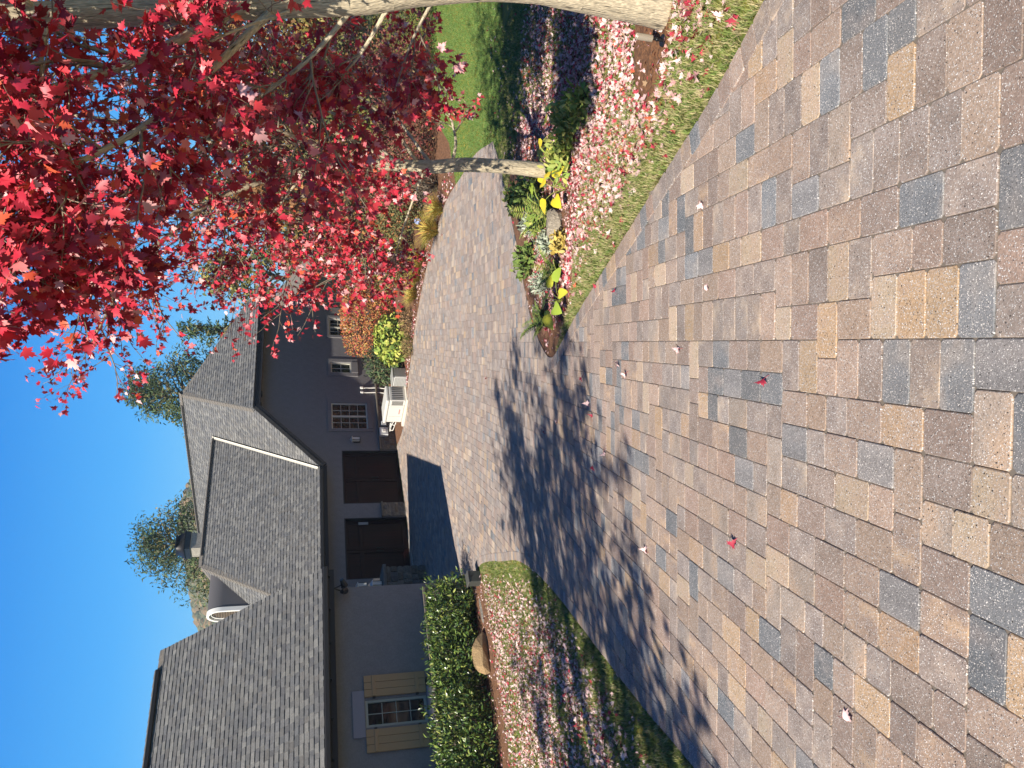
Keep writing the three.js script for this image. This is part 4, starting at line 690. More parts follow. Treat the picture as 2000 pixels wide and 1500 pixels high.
{
  const r = rngOf(51), A = [], B = [], all = [];
  for (let i = 0; i < 150000 && A.length + B.length < 30000; i++) {
    const x = .4 + r() * 6.2, z = -2.6 - r() * 11.2; if (inPoly(DRIVE, x, z)) continue;
    const de = edgeDist(edgeRight, x, z), tree = Math.hypot(x - 2.6, (z + 6.6) * .72), far = Math.hypot(x - 4.6, z + 12);
    let d = de < .12 ? .03 : smooth(.15, .9, de) * .95 + .05; d *= 1 - smooth(2.9, 4.4, tree) * .93; if (z < -11) d *= .35; d *= 1 - .55 * smooth(3.2, 4.4, x);
    d *= .6 + .8 * clamp(.5 + fbm(x * 1.6, z * 1.6, 7, 3) * 1.6, 0, 1);
    if (inPoly(soilPoly, x, z)) d *= .12; if (Math.hypot(x - 2.48, z + 8.46) < .12) continue;
    if (r() > d) continue;
    (r() < .5 ? A : B).push(lyingLeaf(r, x, z, .024 + .03 * r() * (de < .8 ? 1.3 : 1), LITTER));
  }
  const o = new THREE.Group(); o.name = 'leaf_litter'; scene.add(o); tag(o, 'carpet of pink and red fallen maple leaves around the two maples', 'leaves', null, 'stuff');
  leafCloud('fallen_leaves', mapleFlat, dullLeaf, A, o); leafCloud('fallen_leaves', mapleCurled, dullLeaf, B, o);
}
{
  const r = rngOf(53), A = [], B = [];
  for (let i = 0; i < 220000 && A.length + B.length < 30000; i++) {
    const x = -9.5 + r() * 7, z = -3.2 - r() * 13; if (inPoly(DRIVE, x, z)) continue; if (!inPoly(leftLawn, x, z) && !inPoly(leftBed, x, z)) continue;
    const de = edgeDist(edgeLeft, x, z), bed = inPoly(leftBed, x, z); let d = bed ? .1 : smooth(.12, .75, de) * .95 + .03; d *= .45 + 1.0 * clamp(.5 + fbm(x * 1.2, z * 1.2, 17, 3) * 1.8, 0, 1); if (z > -8) d *= .75; if (r() > d) continue;
    (r() < .5 ? A : B).push(lyingLeaf(r, x, z, .028 + .032 * r(), LITTER2));
  }
  for (let i = 0; i < 2500; i++) { const t = r(), k = Math.floor(t * 29), p = houseBed[k], q = houseBed[k + 1]; if (!q) continue; const x = p[0] + (q[0] - p[0]) * r() + (r() - .3) * .8, z = p[1] + (q[1] - p[1]) * r() - r() * .5; if (inPoly(DRIVE, x, z) || !inPoly(houseBed, x, z) || r() < .5) continue; A.push(lyingLeaf(r, x, z, .04 + .03 * r(), LITTER2, .03)); }
  const o = new THREE.Group(); o.name = 'leaf_litter_001'; scene.add(o); tag(o, 'pale pink fallen leaves over the left lawn and beds by the house', 'leaves', null, 'stuff');
  leafCloud('fallen_leaves', mapleFlat, dullLeaf, A, o); leafCloud('fallen_leaves', mapleCurled, dullLeaf, B, o);
}
// ---------------------------------------------------------------- grass
const tuft = (() => { const r = rngOf(5), gs = []; for (let i = 0; i < 7; i++) { const a = r() * 6.283, l = .6 + .6 * r(), b = .25 + .5 * r(), w = .045 + .03 * r(), c = Math.cos(a), s = Math.sin(a), ox = (r() - .5) * .5, oz = (r() - .5) * .5; const P = [[-w, 0, 0], [w, 0, 0], [w * .7, l * .6, b * .3], [-w * .7, l * .6, b * .3], [0, l, b]].map(p => [ox + p[0] * c - p[2] * s, p[1], oz + p[0] * s + p[2] * c]); const g = new THREE.BufferGeometry(); g.setAttribute('position', new THREE.Float32BufferAttribute(P.flat(), 3)); g.setAttribute('uv', new THREE.Float32BufferAttribute(new Float32Array(10), 2)); g.setIndex([0, 1, 2, 0, 2, 3, 3, 2, 4]); g.computeVertexNormals(); gs.push(g); } return mergeGeometries(gs); })();
const grassMat = std({ color: 0xffffff, roughness: .7, side: THREE.DoubleSide });
{
  const r = rngOf(61), L = [], GREENS = [[.16, .22, .045, 30], [.12, .19, .035, 22], [.27, .28, .08, 16], [.38, .33, .16, 12], [.20, .25, .06, 20]];
  const put = (x, z, s, dry) => L.push({ p: new V3(x, ground(x, z) - .003, z), q: new THREE.Quaternion().setFromAxisAngle(UPV, r() * 6.283), s, w: 1 + .3 * r(), c: tint(r, r() < dry ? [[.42, .36, .18, 1], [.34, .32, .13, 1]] : GREENS, .3) });
  for (let i = 0; i < 90000; i++) { const x = .4 + r() * 5.5, z = -2.2 - r() * 10.5; if (inPoly(DRIVE, x, z) || inPoly(nearBed, x, z)) continue; const de = edgeDist(edgeRight, x, z), w = de < 1.1 ? 1 : .3; if (r() > w) continue; if (inPoly(soilPoly, x, z)) continue; put(x, z, (.022 + .028 * r()) * (de < .25 ? 1.1 : 1), de < .45 ? .42 : .12); }
  for (let i = 0; i < 70000; i++) { const x = -9.5 + r() * 7.2, z = -3 - r() * 12.8; if (inPoly(DRIVE, x, z) || !inPoly(leftLawn, x, z) || inPoly(leftBed, x, z)) continue; const de = edgeDist(edgeLeft, x, z); if (r() > (de < .9 ? .9 : .4)) continue; put(x, z, .024 + .03 * r(), .16); }
  const o = new THREE.Group(); o.name = 'lawn_grass'; scene.add(o); tag(o, 'short green and straw coloured grass along the drive edges', 'grass', null, 'stuff'); leafCloud('grass_blades', tuft, grassMat, L, o); console.log('grass', L.length);
}
{ // turf of the far lawn
  const r = rngOf(67), L = [], G = [[.14, .25, .05, 3], [.11, .21, .04, 3], [.2, .29, .08, 2]];
  for (let i = 0; i < 60000; i++) { const x = 4.2 + r() * 8, z = -12.5 - r() * 7.5; if (inPoly(DRIVE, x, z) || inPoly(houseBed, x, z) || inPoly(nearBed, x, z)) continue; L.push({ p: new V3(x, ground(x, z) - .003, z), q: new THREE.Quaternion().setFromAxisAngle(UPV, r() * 6.283), s: .02 + .022 * r(), w: 1.3, c: tint(r, G, .2) }); }
  const o = new THREE.Group(); o.name = 'far_lawn_grass'; scene.add(o); tag(o, 'mown bright green turf beyond the slender maple', 'grass', null, 'stuff'); leafCloud('grass_blades', tuft, grassMat, L, o);
}
// ---------------------------------------------------------------- shrubs
const twigMat = std({ color: lin(.075, .055, .04), roughness: 1 });
function shrub(name, label, category, x, z, rx, ry, rz, o) {
  const r = rngOf(o.seed || 1), y0 = ground(x, z) - .02, foot = new V3(x, y0, z), t = thing(name, label, category, x, y0, z, o.turn || 0, o.group);
  const b = newBuf(), stems = o.stems || 14;
  for (let i = 0; i < stems; i++) { const a = i * 2.4 + r(), k = .3 + .6 * r(), p = new V3(Math.cos(a) * rx * k, ry * (1.0 + .7 * r()) * (o.cy || 1), Math.sin(a) * rz * k); tubeInto(b, curve([[Math.cos(a) * .06, 0, Math.sin(a) * .06], [p.x * .5, p.y * .45, p.z * .5], [p.x, p.y, p.z]], 5), [.014, .012, .01, .008, .006, .004], 4); }
  part('stems', bufGeo(b), twigMat, t);
  // loose dark twigs inside keep the crown from being see-through
  const L = [], cy = (o.cy || 1) * ry, boxy = o.boxy || 2;
  for (let i = 0; i < o.n; i++) {
    const d = rnd3(r), k = Math.pow(r(), o.shell || .22), f = 1 + (o.rough || .12) * fbm(d.x * 2.5 + o.seed, d.y * 2.5, d.z * 2.5, 3) * 2;
    const s = boxy === 2 ? 1 : 1 / Math.pow(Math.pow(Math.abs(d.x), boxy) + Math.pow(Math.abs(d.y), boxy) + Math.pow(Math.abs(d.z), boxy), 1 / boxy);
    const p = new V3(d.x * rx * k * f * s, cy + d.y * ry * k * f * s, d.z * rz * k * f * s); if (p.y < .02) continue;
    const out = new V3(d.x / rx, d.y / ry, d.z / rz).normalize(), tt = out.clone().multiplyScalar(o.out ?? .7).add(rnd3(r)).add(new V3(0, o.upl ?? .3, 0)), nn = out.clone().add(rnd3(r).multiplyScalar(.7)).add(new V3(0, .4, 0));
    L.push({ p, q: leafQuat(tt, nn), s: o.leaf * (.6 + .8 * r()), w: .8 + .4 * r(), c: tint(r, o.colors, .35) });
  }
  leafCloud('foliage', o.geo || ovalLeaf, o.mat || dullLeaf, L, t); return t;
}
// laurel hedge: four plants grown together
{
  const HC = [[.08, .14, .03, 30], [.05, .10, .025, 20], [.16, .23, .05, 22], [.29, .33, .08, 14], [.03, .06, .018, 12]];
  const labels = ['glossy laurel hedge plant at the end of the hedge by the court', 'glossy laurel hedge plant behind the tan boulder', 'glossy laurel hedge plant under the shuttered window', 'glossy laurel hedge plant at the left edge of the picture'];
  [[7.2, .62], [6.05, .66], [4.75, .78], [3.35, .8]].forEach(([D, rx], i) => shrub('laurel_hedge', labels[i], 'hedge', hx(D, -15.42 - .08 * (i % 2)), hz(D, -15.42 - .08 * (i % 2)), rx + .12, .55 + .04 * i, .46 + .05 * (i > 1), { seed: 70 + i, n: 4200, leaf: .095, geo: lanceLeaf, mat: glossLeaf, colors: HC, boxy: 2.8, shell: .3, rough: .45, cy: .98, upl: .7, turn: TH, stems: 18, group: 'laurel hedge plants' }));
}
shrub('burning_bush', 'large rounded bush with orange and russet leaves against the grey wall', 'bush', hx(20.8, -19.7), hz(20.8, -19.7), 1.45, .97, 1.25, { seed: 81, n: 9000, leaf: .075, colors: [[.42, .16, .05, 30], [.50, .26, .07, 22], [.34, .09, .04, 20], [.46, .06, .05, 10], [.26, .22, .06, 12]], boxy: 2.7, shell: .2, rough: .1, cy: 1.02 });
shrub('yellow_green_shrub', 'broad shrub with bright yellow green leaves below the russet bush', 'shrub', hx(17.9, -17.95), hz(17.9, -17.95), .85, .52, .8, { seed: 82, n: 2300, leaf: .13, geo: broadLeaf, colors: [[.34, .38, .06, 30], [.24, .32, .05, 24], [.46, .44, .10, 14], [.12, .19, .03, 14]], shell: .25, cy: 1, rough: .14, out: .9 });
shrub('weeping_evergreen', 'dark feathery evergreen spilling over beside the condenser', 'shrub', hx(18.4, -19.6), hz(18.4, -19.6), .75, .62, .75, { seed: 83, n: 3200, leaf: .13, geo: lanceLeaf, colors: [[.05, .09, .03, 30], [.09, .13, .04, 18], [.13, .10, .05, 14], [.03, .05, .02, 20]], shell: .25, cy: 1.0, rough: .2, upl: -.6, out: 1.2 });
shrub('brown_mound', 'small brown mounded plant at the paving edge below the yellow green shrub', 'plant', hx(17.05, -17.35), hz(17.05, -17.35), .38, .2, .36, { seed: 84, n: 1100, leaf: .06, geo: lanceLeaf, colors: [[.30, .19, .08, 3], [.22, .16, .06, 2], [.26, .24, .07, 2]], cy: .9, stems: 8 });
shrub('brown_mound', 'small russet mounded plant under the maple branches by the paving edge', 'plant', hx(17.55, -16.75), hz(17.55, -16.75), .42, .24, .4, { seed: 85, n: 1200, leaf: .06, geo: lanceLeaf, colors: [[.28, .16, .08, 3], [.2, .14, .06, 2], [.32, .2, .08, 2]], cy: .9, stems: 8 });
shrub('olive_shrub', 'loose olive and yellow shrub behind the ornamental grasses', 'shrub', hx(18.6, -15.2), hz(18.6, -15.2), 1.0, .75, 1.0, { seed: 86, n: 3000, leaf: .09, colors: [[.18, .18, .05, 3], [.28, .24, .06, 2], [.12, .12, .04, 2], [.3, .1, .05, 1]], shell: .4, cy: 1.0, rough: .25 });
shrub('olive_shrub', 'green and russet shrub at the bend of the far bed', 'shrub', hx(18.3, -13.0), hz(18.3, -13.0), 1.0, .8, 1.0, { seed: 87, n: 3000, leaf: .085, colors: [[.14, .15, .05, 3], [.3, .14, .05, 2], [.10, .10, .035, 2]], shell: .4, cy: 1.0, rough: .25 });
[['wine_red_shrub', 'wine red shrub by the far lawn directly behind the slender maple', 6.35, -20.0, 1.2, .85, 88], ['wine_red_shrub', 'wine red shrub along the top of the far lawn', 8.1, -19.9, 1.2, .95, 89], ['dark_shrub', 'dark olive shrub at the top right corner of the far lawn', 9.9, -19.3, 1.2, 1.0, 90], ['dark_shrub', 'dark shrub past the far lawn at the right edge of the view', 11.6, -18.6, 1.2, 1.0, 91]].forEach(([n, l, x, z, R, h, s], i) => shrub(n, l, 'shrub', x, z, R, h, R, { seed: s, n: 4200, leaf: .07, colors: i < 2 ? [[.16, .04, .035, 3], [.22, .06, .04, 2], [.10, .05, .03, 2], [.2, .13, .05, 1]] : [[.05, .07, .025, 3], [.09, .085, .035, 2], [.14, .09, .05, 1]], shell: .3, cy: 1.0, rough: .2 }));
shrub('twiggy_shrub', 'grey brown twiggy shrub at the end of the ornamental grasses', 'shrub', 5.05, -19.5, .7, .5, .7, { seed: 92, n: 900, leaf: .06, geo: lanceLeaf, colors: [[.20, .16, .11, 3], [.14, .11, .08, 2], [.2, .1, .06, 1]], shell: .5, rough: .3, stems: 46 });
shrub('olive_shrub', 'olive and red shrub between the far lawn and the house bed', 'shrub', 5.6, -21.2, 1.0, .8, 1.0, { seed: 93, n: 3200, leaf: .075, colors: [[.16, .14, .05, 3], [.26, .09, .05, 2], [.11, .1, .04, 2]], shell: .35, rough: .25 });
// ornamental grasses
const blade = (() => { const P = [], I = [], w = [.011, .012, .009, .002], n = 4; for (let i = 0; i < n; i++) { const t = i / (n - 1); P.push(-w[i], t * (1 - .12 * t), t * t * .5, w[i], t * (1 - .12 * t), t * t * .5); if (i) { const a = (i - 1) * 2; I.push(a, a + 1, a + 2, a + 1, a + 3, a + 2); } } const g = new THREE.BufferGeometry(); g.setAttribute('position', new THREE.Float32BufferAttribute(P, 3)); g.setAttribute('uv', new THREE.Float32BufferAttribute(new Float32Array(n * 4), 2)); g.setIndex(I); g.computeVertexNormals(); return g; })();
function grassClump(label, x, z, h, n, colors, seed) { const r = rngOf(seed), y = ground(x, z), t = thing('ornamental_grass', label, 'grass clump', x, y, z, 0, 'yellow ornamental grasses by the paving'); const L = []; for (let i = 0; i < n; i++) { const a = r() * 6.283, q = new THREE.Quaternion().setFromAxisAngle(UPV, a).multiply(new THREE.Quaternion().setFromAxisAngle(new V3(1, 0, 0), .15 + .55 * r())); L.push({ p: new V3((r() - .5) * .22, .01, (r() - .5) * .22), q, s: h * (.6 + .6 * r()), w: 1.3, c: tint(r, colors, .3) }); } leafCloud('blades', blade, dullLeaf, L, t); }
const YG = [[.50, .36, .07, 3], [.42, .34, .06, 3], [.30, .30, .07, 2], [.5, .26, .06, 1]];
grassClump('yellow ornamental grass clump beside the blue bloom', 3.95, -19.7, .62, 420, YG, 1);
grassClump('golden ornamental grass clump farthest right along the court edge', 4.35, -19.0, .5, 360, YG, 2);
grassClump('yellow grass clump midway along the court edge', 3.45, -21.6, .6, 420, YG, 3);
grassClump('yellow green grass clump next to the midway clump', 3.1, -22.45, .55, 380, YG, 4);
grassClump('yellow grass clump nearest the yellow green shrub', 2.65, -23.2, .5, 360, YG, 5);
{ const x = 4.15, z = -19.95, t = thing('blue_flower', 'small pale blue flower head among the ornamental grasses', 'flower', x, ground(x, z), z), r = rngOf(4); part('stem', tube([[0, 0, 0], [.02, .3, .01], [.03, .45, .03]], .005, 5), std({ color: lin(.1, .16, .04) }), t); const L = []; for (let i = 0; i < 60; i++) { const d = rnd3(r); L.push({ p: new V3(.03, .48, .03).addScaledVector(d, .07), q: leafQuat(rnd3(r), d), s: .045, c: tint(r, [[.38, .48, .85, 2], [.6, .66, .9, 1]], .2) }); } leafCloud('petals', ovalLeaf, dullLeaf, L, t); }
// ---- planting bed: hostas, ferns, small plants, rocks
const hostaY = [std({ color: lin(.62, .50, .03), roughness: .5, side: THREE.DoubleSide }), std({ color: lin(.50, .50, .05), roughness: .5, side: THREE.DoubleSide }), std({ color: lin(.30, .40, .05), roughness: .5, side: THREE.DoubleSide })];
function hosta(label, x, z, n, size, mats, seed) { const r = rngOf(seed), y = ground(x, z), t = thing('hosta', label, 'plant', x, y, z); const b = newBuf(); for (let i = 0; i < n; i++) { const a = i * 2.4 + r() * .6, k = .1 + .16 * r(), h = size * (.7 + .8 * r()), p = new V3(Math.cos(a) * k, h, Math.sin(a) * k); tubeInto(b, curve([[0, 0, 0], [p.x * .4, p.y * .7, p.z * .4], [p.x, p.y, p.z]], 4), [.005, .005, .004, .004, .003], 4); const m = part('leaf', broadLeaf, mats[i % mats.length], t); m.position.copy(p); m.quaternion.copy(leafQuat(new V3(Math.cos(a), -.15 + .3 * r(), Math.sin(a)), new V3(.2 * r(), 1, .4))); const s = size * (.9 + .5 * r()); m.scale.set(s, s, s); } part('stalks', bufGeo(b), std({ color: lin(.3, .34, .06), roughness: .7 }), t); }
hosta('bright yellow hosta at the foot of the slender maple', 2.2, -8.12, 7, .15, [hostaY[0]], 3);
hosta('yellow green hosta right of the slender maple trunk', 2.86, -8.05, 9, .15, [hostaY[1], hostaY[2], hostaY[1], hostaY[0]], 4);
hosta('lime green hosta near the bed tip', .98, -8.45, 8, .15, [hostaY[2], hostaY[1]], 5);
hosta('small hosta behind the slender maple trunk', 2.75, -9.15, 5, .12, [hostaY[2], hostaY[0]], 6);
function fern(label, x, z, n, len, colors, seed, name = 'fern', category = 'plant', upright = 1.0) { len *= 1.25; const r = rngOf(seed), y = ground(x, z), t = thing(name, label, category, x, y, z); const L = [], b = newBuf(); for (let i = 0; i < n; i++) { const a = i * 2.4 + r(), pts = []; const l = len * (.6 + .6 * r()), up = upright * (.6 + .8 * r()); for (let k = 0; k <= 6; k++) { const u = k / 6; pts.push(new V3(Math.cos(a) * l * u * .8, l * (up * u * 1.5 - .7 * u * u * up), Math.sin(a) * l * u * .8)); } tubeInto(b, pts, pts.map((_, k) => .004 * (1 - k / 8)), 4); for (let k = 1; k < 18; k++) { const u = k / 18 * 6, f = Math.floor(u), p = pts[f].clone().lerp(pts[Math.min(6, f + 1)], u - f), d = pts[Math.min(6, f + 1)].clone().sub(pts[f]).normalize(); for (const s of [-1, 1]) { const side = new V3(-Math.sin(a) * s, .1, Math.cos(a) * s); L.push({ p, q: leafQuat(side.addScaledVector(d, .5), UPV), s: l * .36 * (1 - k / 21) * (.8 + .4 * r()), w: 1.5, c: tint(r, colors, .3) }); } } } part('stalks', bufGeo(b), std({ color: lin(.2, .2, .06), roughness: .8 }), t); leafCloud('fronds', lanceLeaf, dullLeaf, L, t); }
const FG = [[.30, .36, .07, 3], [.20, .29, .05, 3], [.40, .40, .10, 2]], FD = [[.14, .21, .04, 3], [.10, .16, .035, 2], [.22, .26, .06, 1]], SV = [[.42, .46, .36, 3], [.32, .38, .26, 2]];
function perennial(label, x, z, R, hh, colors, seed, name = 'perennial', leaf = .075, geo = ovalLeaf) { shrub(name, label, 'plant', x, z, R, hh, R, { seed, n: 420, leaf, geo, colors, shell: .5, rough: .35, cy: .85, stems: 9, upl: .6 }); }
fern('light green fern left of the slender maple trunk', 2.05, -8.75, 12, .34, FG, 11);
perennial('leafy yellow green perennial in front of the slender maple trunk', 2.5, -7.85, 0.3, 0.16, FG, 12, 'perennial', 0.075, ovalLeaf);
perennial('green perennial between the slender maple and the near lawn', 2.75, -7.5, 0.24, 0.14, FG, 13, 'perennial', 0.075, ovalLeaf);
perennial('yellow green perennial alone in the leaves toward the near maple', 2.72, -6.95, 0.18, 0.13, FG, 14, 'perennial', 0.065, ovalLeaf);
fern('dark green fern spilling over the paving at the bed tip', .84, -9.3, 20, .25, FD, 15);
fern('green fern beside the lime hosta', 1.35, -8.55, 10, .26, FG, 16);
perennial('silver leaved plant behind the lime hosta', 1.3, -9.35, 0.15, 0.12, SV, 17, 'silver_plant', 0.07, lanceLeaf);
perennial('silver leaved plant beside the pale boulder', 1.75, -9.0, 0.14, 0.12, SV, 18, 'silver_plant', 0.07, lanceLeaf);
perennial('silver leaved plant near the far edge of the planting bed', 2.2, -10.05, 0.16, 0.13, SV, 19, 'silver_plant', 0.07, lanceLeaf);
perennial('green plant at the far edge of the planting bed', 1.75, -10.35, 0.24, 0.16, FD, 20, 'perennial', 0.075, ovalLeaf);
perennial('green plant between the two boulders', 2.1, -9.25, 0.22, 0.15, FG, 21, 'perennial', 0.075, ovalLeaf);
perennial('dark green plant just behind the slender maple', 2.55, -9.6, 0.26, 0.2, FD, 22, 'perennial', 0.075, ovalLeaf);
perennial('yellow green plant at the back corner of the bed by the paving', 2.75, -11.0, 0.22, 0.16, FG, 23, 'perennial', 0.075, ovalLeaf);
perennial('small ochre plant against the pale boulder', 1.62, -8.2, 0.14, 0.1, [[.5, .36, .08, 3], [.42, .34, .1, 2]], 24, 'ochre_plant', 0.06, ovalLeaf);
// rocks
function rock(label, x, z, sx, sy, sz, color, seed, turn = 0, name = 'boulder') {
  const r = rngOf(seed), pts = []; for (let i = 0; i < 38; i++) { const d = rnd3(r), k = .8 + .25 * r(); pts.push(new V3(d.x * k * sx, (d.y * k * .8 + .45) * sy, d.z * k * sz)); }
  const m = part(name, boxUV(new ConvexGeometry(pts), .35), std({ color, map: stoneTex, bumpMap: stoneTex, bumpScale: .03, roughness: .95 }), scene); m.name = numbered(name); m.position.set(x, ground(x, z) - .02, z); m.rotation.y = turn; tag(m, label, 'boulder');
}
rock('tan angular boulder in front of the laurel hedge', hx(5.98, -14.86), hz(5.98, -14.86), .46, .3, .26, lin(.70, .50, .27), 4, TH);
rock('pale grey flat faced boulder in the planting bed', 1.86, -8.45, .24, .2, .17, lin(.62, .57, .48), 9, .5);
rock('grey boulder left of the slender maple in dappled shade', 2.3, -9.55, .2, .2, .17, lin(.42, .38, .34), 15, 1.2);
rock('flat grey stone at the hedge foot beside the tan boulder', hx(6.85, -14.8), hz(6.85, -14.8), .36, .06, .1, lin(.45, .43, .40), 21, TH, 'edging_stone');
// small dark utility box by the hedge end
{ const x = -4.12, z = -15.75, t = thing('utility_box', 'small dark box at the paving edge beside the hedge end', 'box', x, ground(x, z), z, TH); part('cabinet', rbx(-.13, .13, 0, .26, -.11, .11, .02), std({ color: lin(.05, .055, .05), roughness: .5 }), t); part('lid', rbx(-.145, .145, .26, .29, -.125, .125, .012), std({ color: lin(.09, .09, .085), roughness: .45 }), t); part('latch', rbx(-.02, .02, .2, .24, .11, .122, .004, 1), metalDark, t); }
// bronze uplight by the near maple
{ const x = 2.33, z = -4.68, y = ground(x, z), t = thing('garden_uplight', 'small bronze cylinder uplight on a stake at the near maple', 'light fixture', x, y, z), br = std({ color: lin(.55, .49, .38), roughness: .4, metalness: .5 }); const pr = [[0, .09], [.02, .09], [.0225, .095], [.0225, .2], [.021, .206], [.019, .206], [.019, .19], [0, .19]].map(p => new THREE.Vector2(...p)); part('housing', new THREE.LatheGeometry(pr, 24), br, t); part('lens', new THREE.CylinderGeometry(.0188, .0188, .004, 20).translate(0, .193, 0), glassMat, t); part('knuckle', merge([new THREE.CylinderGeometry(.01, .01, .035, 10).translate(0, .075, 0), new THREE.SphereGeometry(.014, 12, 8).translate(0, .055, 0)]), metalDark, t); part('stake', new THREE.CylinderGeometry(.012, .005, .16, 8).translate(0, -.02, 0), metalDark, t); part('base_disc', new THREE.CylinderGeometry(.04, .045, .012, 18).translate(0, .012, 0), metalDark, t); }
// single leaves lying on the pavers
{
  const r = rngOf(101), red = std({ color: lin(.34, .025, .05), roughness: .6, side: THREE.DoubleSide }), pink = std({ color: lin(.80, .55, .53), roughness: .7, side: THREE.DoubleSide }), stemM = std({ color: lin(.36, .03, .05), roughness: .6 });
  const spots = [[.05, -3.22, 1, 'crimson maple leaf in the middle of the drive nearest the camera'], [1.08, -4.02, 0, 'pink maple leaf on a charcoal paver nearest the lawn'], [.58, -3.97, 0, 'pale pink maple leaf on the right half of the drive'], [.25, -4.43, 0, 'pale pink leaf standing up in the middle of the drive'], [-.84, -3.63, 1, 'small crimson leaf on the left half of the drive'], [-1.3, -2.56, 0, 'pale leaf on the pavers at the lower left corner of the drive'], [-1.23, -5.24, 0, 'pale leaf at the edge of the tree shadow on the left'], [.18, -5.96, 0, 'pale leaf just inside the sunlit pavers near the bed tip, farther of a pair'], [.1, -5.71, 0, 'pale leaf just inside the sunlit pavers near the bed tip, nearer of a pair'], [-.19, -7.1, 0, 'pink leaf in the shade left of the bed tip'], [-.31, -6.99, 1, 'dark red leaf in the shade left of the bed tip'], [-.44, -8.86, 0, 'pink leaf in the middle of the tree shadow'], [-.78, -6.93, 1, 'crimson leaf in the tree shadow nearest the sunlit drive'], [.08, -7.36, 1, 'red leaf on the paving just below the bed tip'], [.8, -6.0, 1, 'small red leaf on the pavers by the lawn edge'], [.92, -6.72, 1, 'bright red leaf at the very edge of the lawn'], [-.6, -6.5, 0, 'pale leaf at the near rim of the tree shadow'], [-.62, -9.69, 1, 'red leaf at the far side of the tree shadow'], [.11, -14.59, 1, 'red leaf alone on the sunlit court'], [3.72, -19.06, 1, 'dark red leaf on the paving by the ornamental grasses']];
  for (const [x, z, k, lab] of spots) { const s = .045 + .02 * r(), l = lyingLeaf(r, x, z, s, LITTER, .028), t = thing('fallen_leaf', lab, 'leaf', x, ground(x, z) + .018, z); const m = part('blade', mapleCurled, k ? red : pink, t); m.quaternion.copy(l.q); m.scale.setScalar(s); m.position.y = s * .3; const d = new V3(0, -1, 0).applyQuaternion(l.q); part('stalk', tube([[0, s * .3, 0], [d.x * s * .4, s * .25, d.z * s * .4], [d.x * s * .8, .004, d.z * s * .8]], .0012, 4), stemM, t); }
}
// ---------------------------------------------------------------- background trees
function bgTree(name, label, x, z, h, R, colors, seed, o = {}) {
  const r = rngOf(seed), y0 = ground(x, z) - .1, t = thing(name, label, 'tree', x, y0, z, 0, o.group), b = newBuf(), L = [], tr = h * .02 + .05, cone = o.cone;
  const pts = []; for (let i = 0; i <= 6; i++) pts.push(new V3(.03 * h * Math.sin(i + seed), h * .93 * i / 6, .03 * h * Math.cos(i * 1.3 + seed))); pts[0].set(0, 0, 0); tubeInto(b, curve(pts, 12), Array.from({ length: 13 }, (_, i) => tr * (1 - i / 13.5)), 7);
  const clumps = o.clumps || 46, base = o.base ?? .25;
  for (let c = 0; c < clumps; c++) {
    const u = (c + r()) / clumps, hy = base + (1 - base) * u, prof2 = cone ? (1 - u) * .95 + .08 : Math.sin(Math.PI * Math.pow(.12 + .83 * u, .8)) + .06, a = c * 2.4 + r(), rad = R * prof2 * Math.sqrt(.15 + .85 * r()), cp = new V3(Math.cos(a) * rad, h * hy, Math.sin(a) * rad), cr = R * (cone ? .22 : .3) * (.6 + .7 * r());
    const st = pts[Math.min(6, Math.floor(hy * 6))].clone(); st.y = Math.max(.3, h * hy - rad * (cone ? .1 : .5)); tubeInto(b, [st, st.clone().lerp(cp, .5).add(new V3(0, .1, 0)), cp], [tr * .28, tr * .18, tr * .08], 4);
    const n = Math.floor((o.n || 3500) / clumps), tone = pick(r, colors), kk = .75 + .5 * r();
    for (let i = 0; i < n; i++) { const d = rnd3(r), q = Math.pow(r(), .4), p = cp.clone().add(new V3(d.x * cr * q * (cone ? 1.5 : 1.2), d.y * cr * q * (cone ? .45 : .75), d.z * cr * q * (cone ? 1.5 : 1.2))); const tt = rnd3(r).add(new V3(d.x * .6, cone ? -.3 : -.1, d.z * .6)); const cc = r() < .7 ? tone : pick(r, colors), k2 = kk * (.75 + .5 * r()); L.push({ p, q: leafQuat(tt, rnd3(r).add(new V3(0, .7, 0))), s: (o.leaf || .16) * (.6 + .8 * r()), w: o.w || 1, c: lin(cc[0] * k2, cc[1] * k2, cc[2] * k2) }); }
  }
  part('trunk', bufGeo(b), barkBrown, t); leafCloud('crown', o.geo || ovalLeaf, dullLeaf, L, t);
}
const PINE = [[.07, .11, .035, 4], [.10, .13, .04, 3], [.19, .15, .045, 2], [.05, .085, .03, 3]], OLIVE = [[.16, .16, .045, 3], [.26, .22, .05, 3], [.10, .12, .035, 3], [.32, .26, .06, 1]], RUST = [[.26, .12, .04, 3], [.18, .10, .04, 2], [.32, .17, .05, 2], [.14, .12, .04, 2]];
bgTree('evergreen_tree', 'feathery olive green tree rising behind the roof peak on the right', -.9, -50, 12.9, 2.7, PINE, 201, { n: 15000, clumps: 110, leaf: .22, geo: lanceLeaf, cone: false, base: .3 });
bgTree('evergreen_tree', 'feathery olive green tree rising behind the chimney', -10.4, -52, 12.9, 3.6, PINE, 202, { n: 18000, clumps: 130, leaf: .22, geo: lanceLeaf, base: .3 });
bgTree('evergreen_tree', 'small evergreen top just showing over the right roof slope', 2.6, -46, 9.6, 1.3, PINE, 203, { n: 2500, clumps: 40, leaf: .26, geo: lanceLeaf, cone: true });
bgTree('yellow_tree', 'yellowing tree by the far gable behind the roof hip', -14.6, -56, 8.8, 2.4, OLIVE, 204, { n: 4000, leaf: .3 });
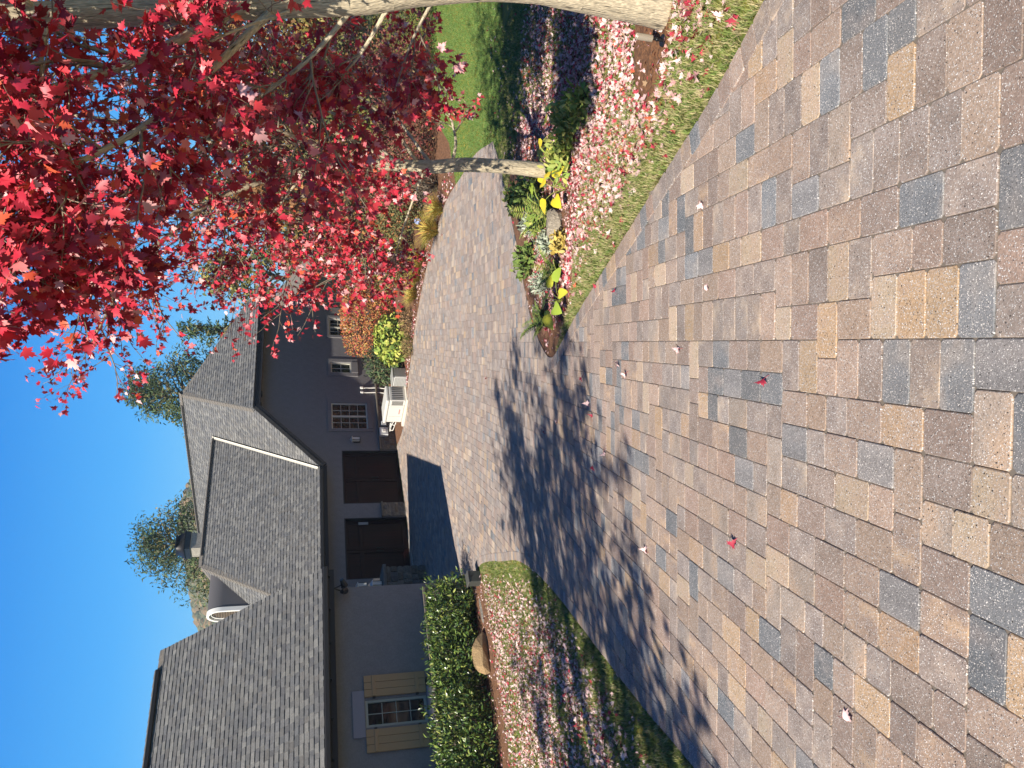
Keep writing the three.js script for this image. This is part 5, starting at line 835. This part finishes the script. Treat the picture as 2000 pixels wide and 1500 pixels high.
[[5.6, -44, 8.0, 2.6, OLIVE, 'olive tree behind the right end of the house'], [9.6, -43, 8.2, 2.8, OLIVE, 'yellow green tree second from the house end'], [13.8, -40, 8.2, 3.2, RUST, 'russet tree third from the house end'], [18.4, -36, 8.5, 3.4, OLIVE, 'tall olive tree beyond the far lawn'], [12.2, -31, 7.5, 2.8, RUST, 'rusty brown tree standing behind the wine red shrubs'], [8.6, -28, 6.2, 2.4, OLIVE, 'small olive tree behind the wine red shrubs'], [15.6, -27.5, 8.5, 3.0, OLIVE, 'bushy green tree beyond the far lawn on the right'], [19.5, -26, 7.5, 3.0, RUST, 'brown tree at the right edge beyond the lawn'], [6.0, -26.5, 5.2, 2.0, RUST, 'low reddish tree at the end of the house bed'], [24, -30, 12, 4, PINE, 'dark evergreen outside the right edge of the view']].forEach(([x, z, h, R, c, l], i) => bgTree(['olive_tree', 'olive_tree', 'russet_tree', 'olive_tree', 'russet_tree', 'olive_tree', 'olive_tree', 'russet_tree', 'russet_tree', 'evergreen_tree'][i], l, x, z, h, R, c, 210 + i, { n: 4200, clumps: 60, leaf: .24, base: .12, group: 'trees beyond the far lawn' }));
// ---------------------------------------------------------------- wooded hill
{
  const hill = (x, z) => { const u = (x + 56) / 110, v = (z + 330) / 90; return -4 + 41 * Math.exp(-(u > 0 ? u * u * 5 : u * u * 1.5) - v * v) + 5 * fbm(x * .02, z * .02, 2, 3); };
  const nx = 70, nz = 30, pos = [], uv = [], idx = []; for (let j = 0; j <= nz; j++) for (let i = 0; i <= nx; i++) { const x = -330 + i * 10, z = -170 - j * 9; pos.push(x, hill(x, z) * smooth(-170, -215, z), z); uv.push(x / 20, z / 20); } for (let j = 0; j < nz; j++) for (let i = 0; i < nx; i++) { const a = j * (nx + 1) + i, b = a + nx + 1; idx.push(a, a + 1, b, a + 1, b + 1, b); }
  const g = new THREE.BufferGeometry(); g.setAttribute('position', new THREE.Float32BufferAttribute(pos, 3)); g.setAttribute('uv', new THREE.Float32BufferAttribute(uv, 2)); g.setIndex(idx); g.computeVertexNormals();
  structure('hill', g, std({ color: lin(.10, .085, .05), roughness: 1 }), 'wooded autumn hill behind the house');
  const r = rngOf(301), L = [], C = [[.12, .12, .05, 4], [.18, .13, .06, 4], [.24, .15, .07, 2], [.09, .10, .045, 4], [.28, .18, .07, 1]], blob = new THREE.IcosahedronGeometry(1, 1), bp = blob.attributes.position; for (let i = 0; i < bp.count; i++) { const k = 1 + .35 * noise3(bp.getX(i) * 3, bp.getY(i) * 3, bp.getZ(i) * 3); bp.setXYZ(i, bp.getX(i) * k, bp.getY(i) * k * 1.15, bp.getZ(i) * k); } blob.computeVertexNormals();
  for (let i = 0; i < 20000; i++) { const x = -200 + r() * 330, z = -205 - r() * 135; L.push({ p: new V3(x, hill(x, z) * smooth(-170, -215, z) + 1 + 2 * r(), z), q: new THREE.Quaternion().setFromAxisAngle(rnd3(r), r() * 6), s: .8 + 1.3 * r(), c: tint(r, C, .4) }); }
  const o = new THREE.Group(); o.name = 'hillside_wood'; scene.add(o); tag(o, 'distant autumn wood covering the hill behind the house', 'wood', null, 'stuff'); leafCloud('tree_crowns', blob, dullLeaf, L, o);
}
scene.fog = new THREE.FogExp2(lin(.45, .6, .75), .0006);

renderer.render(scene, camera);
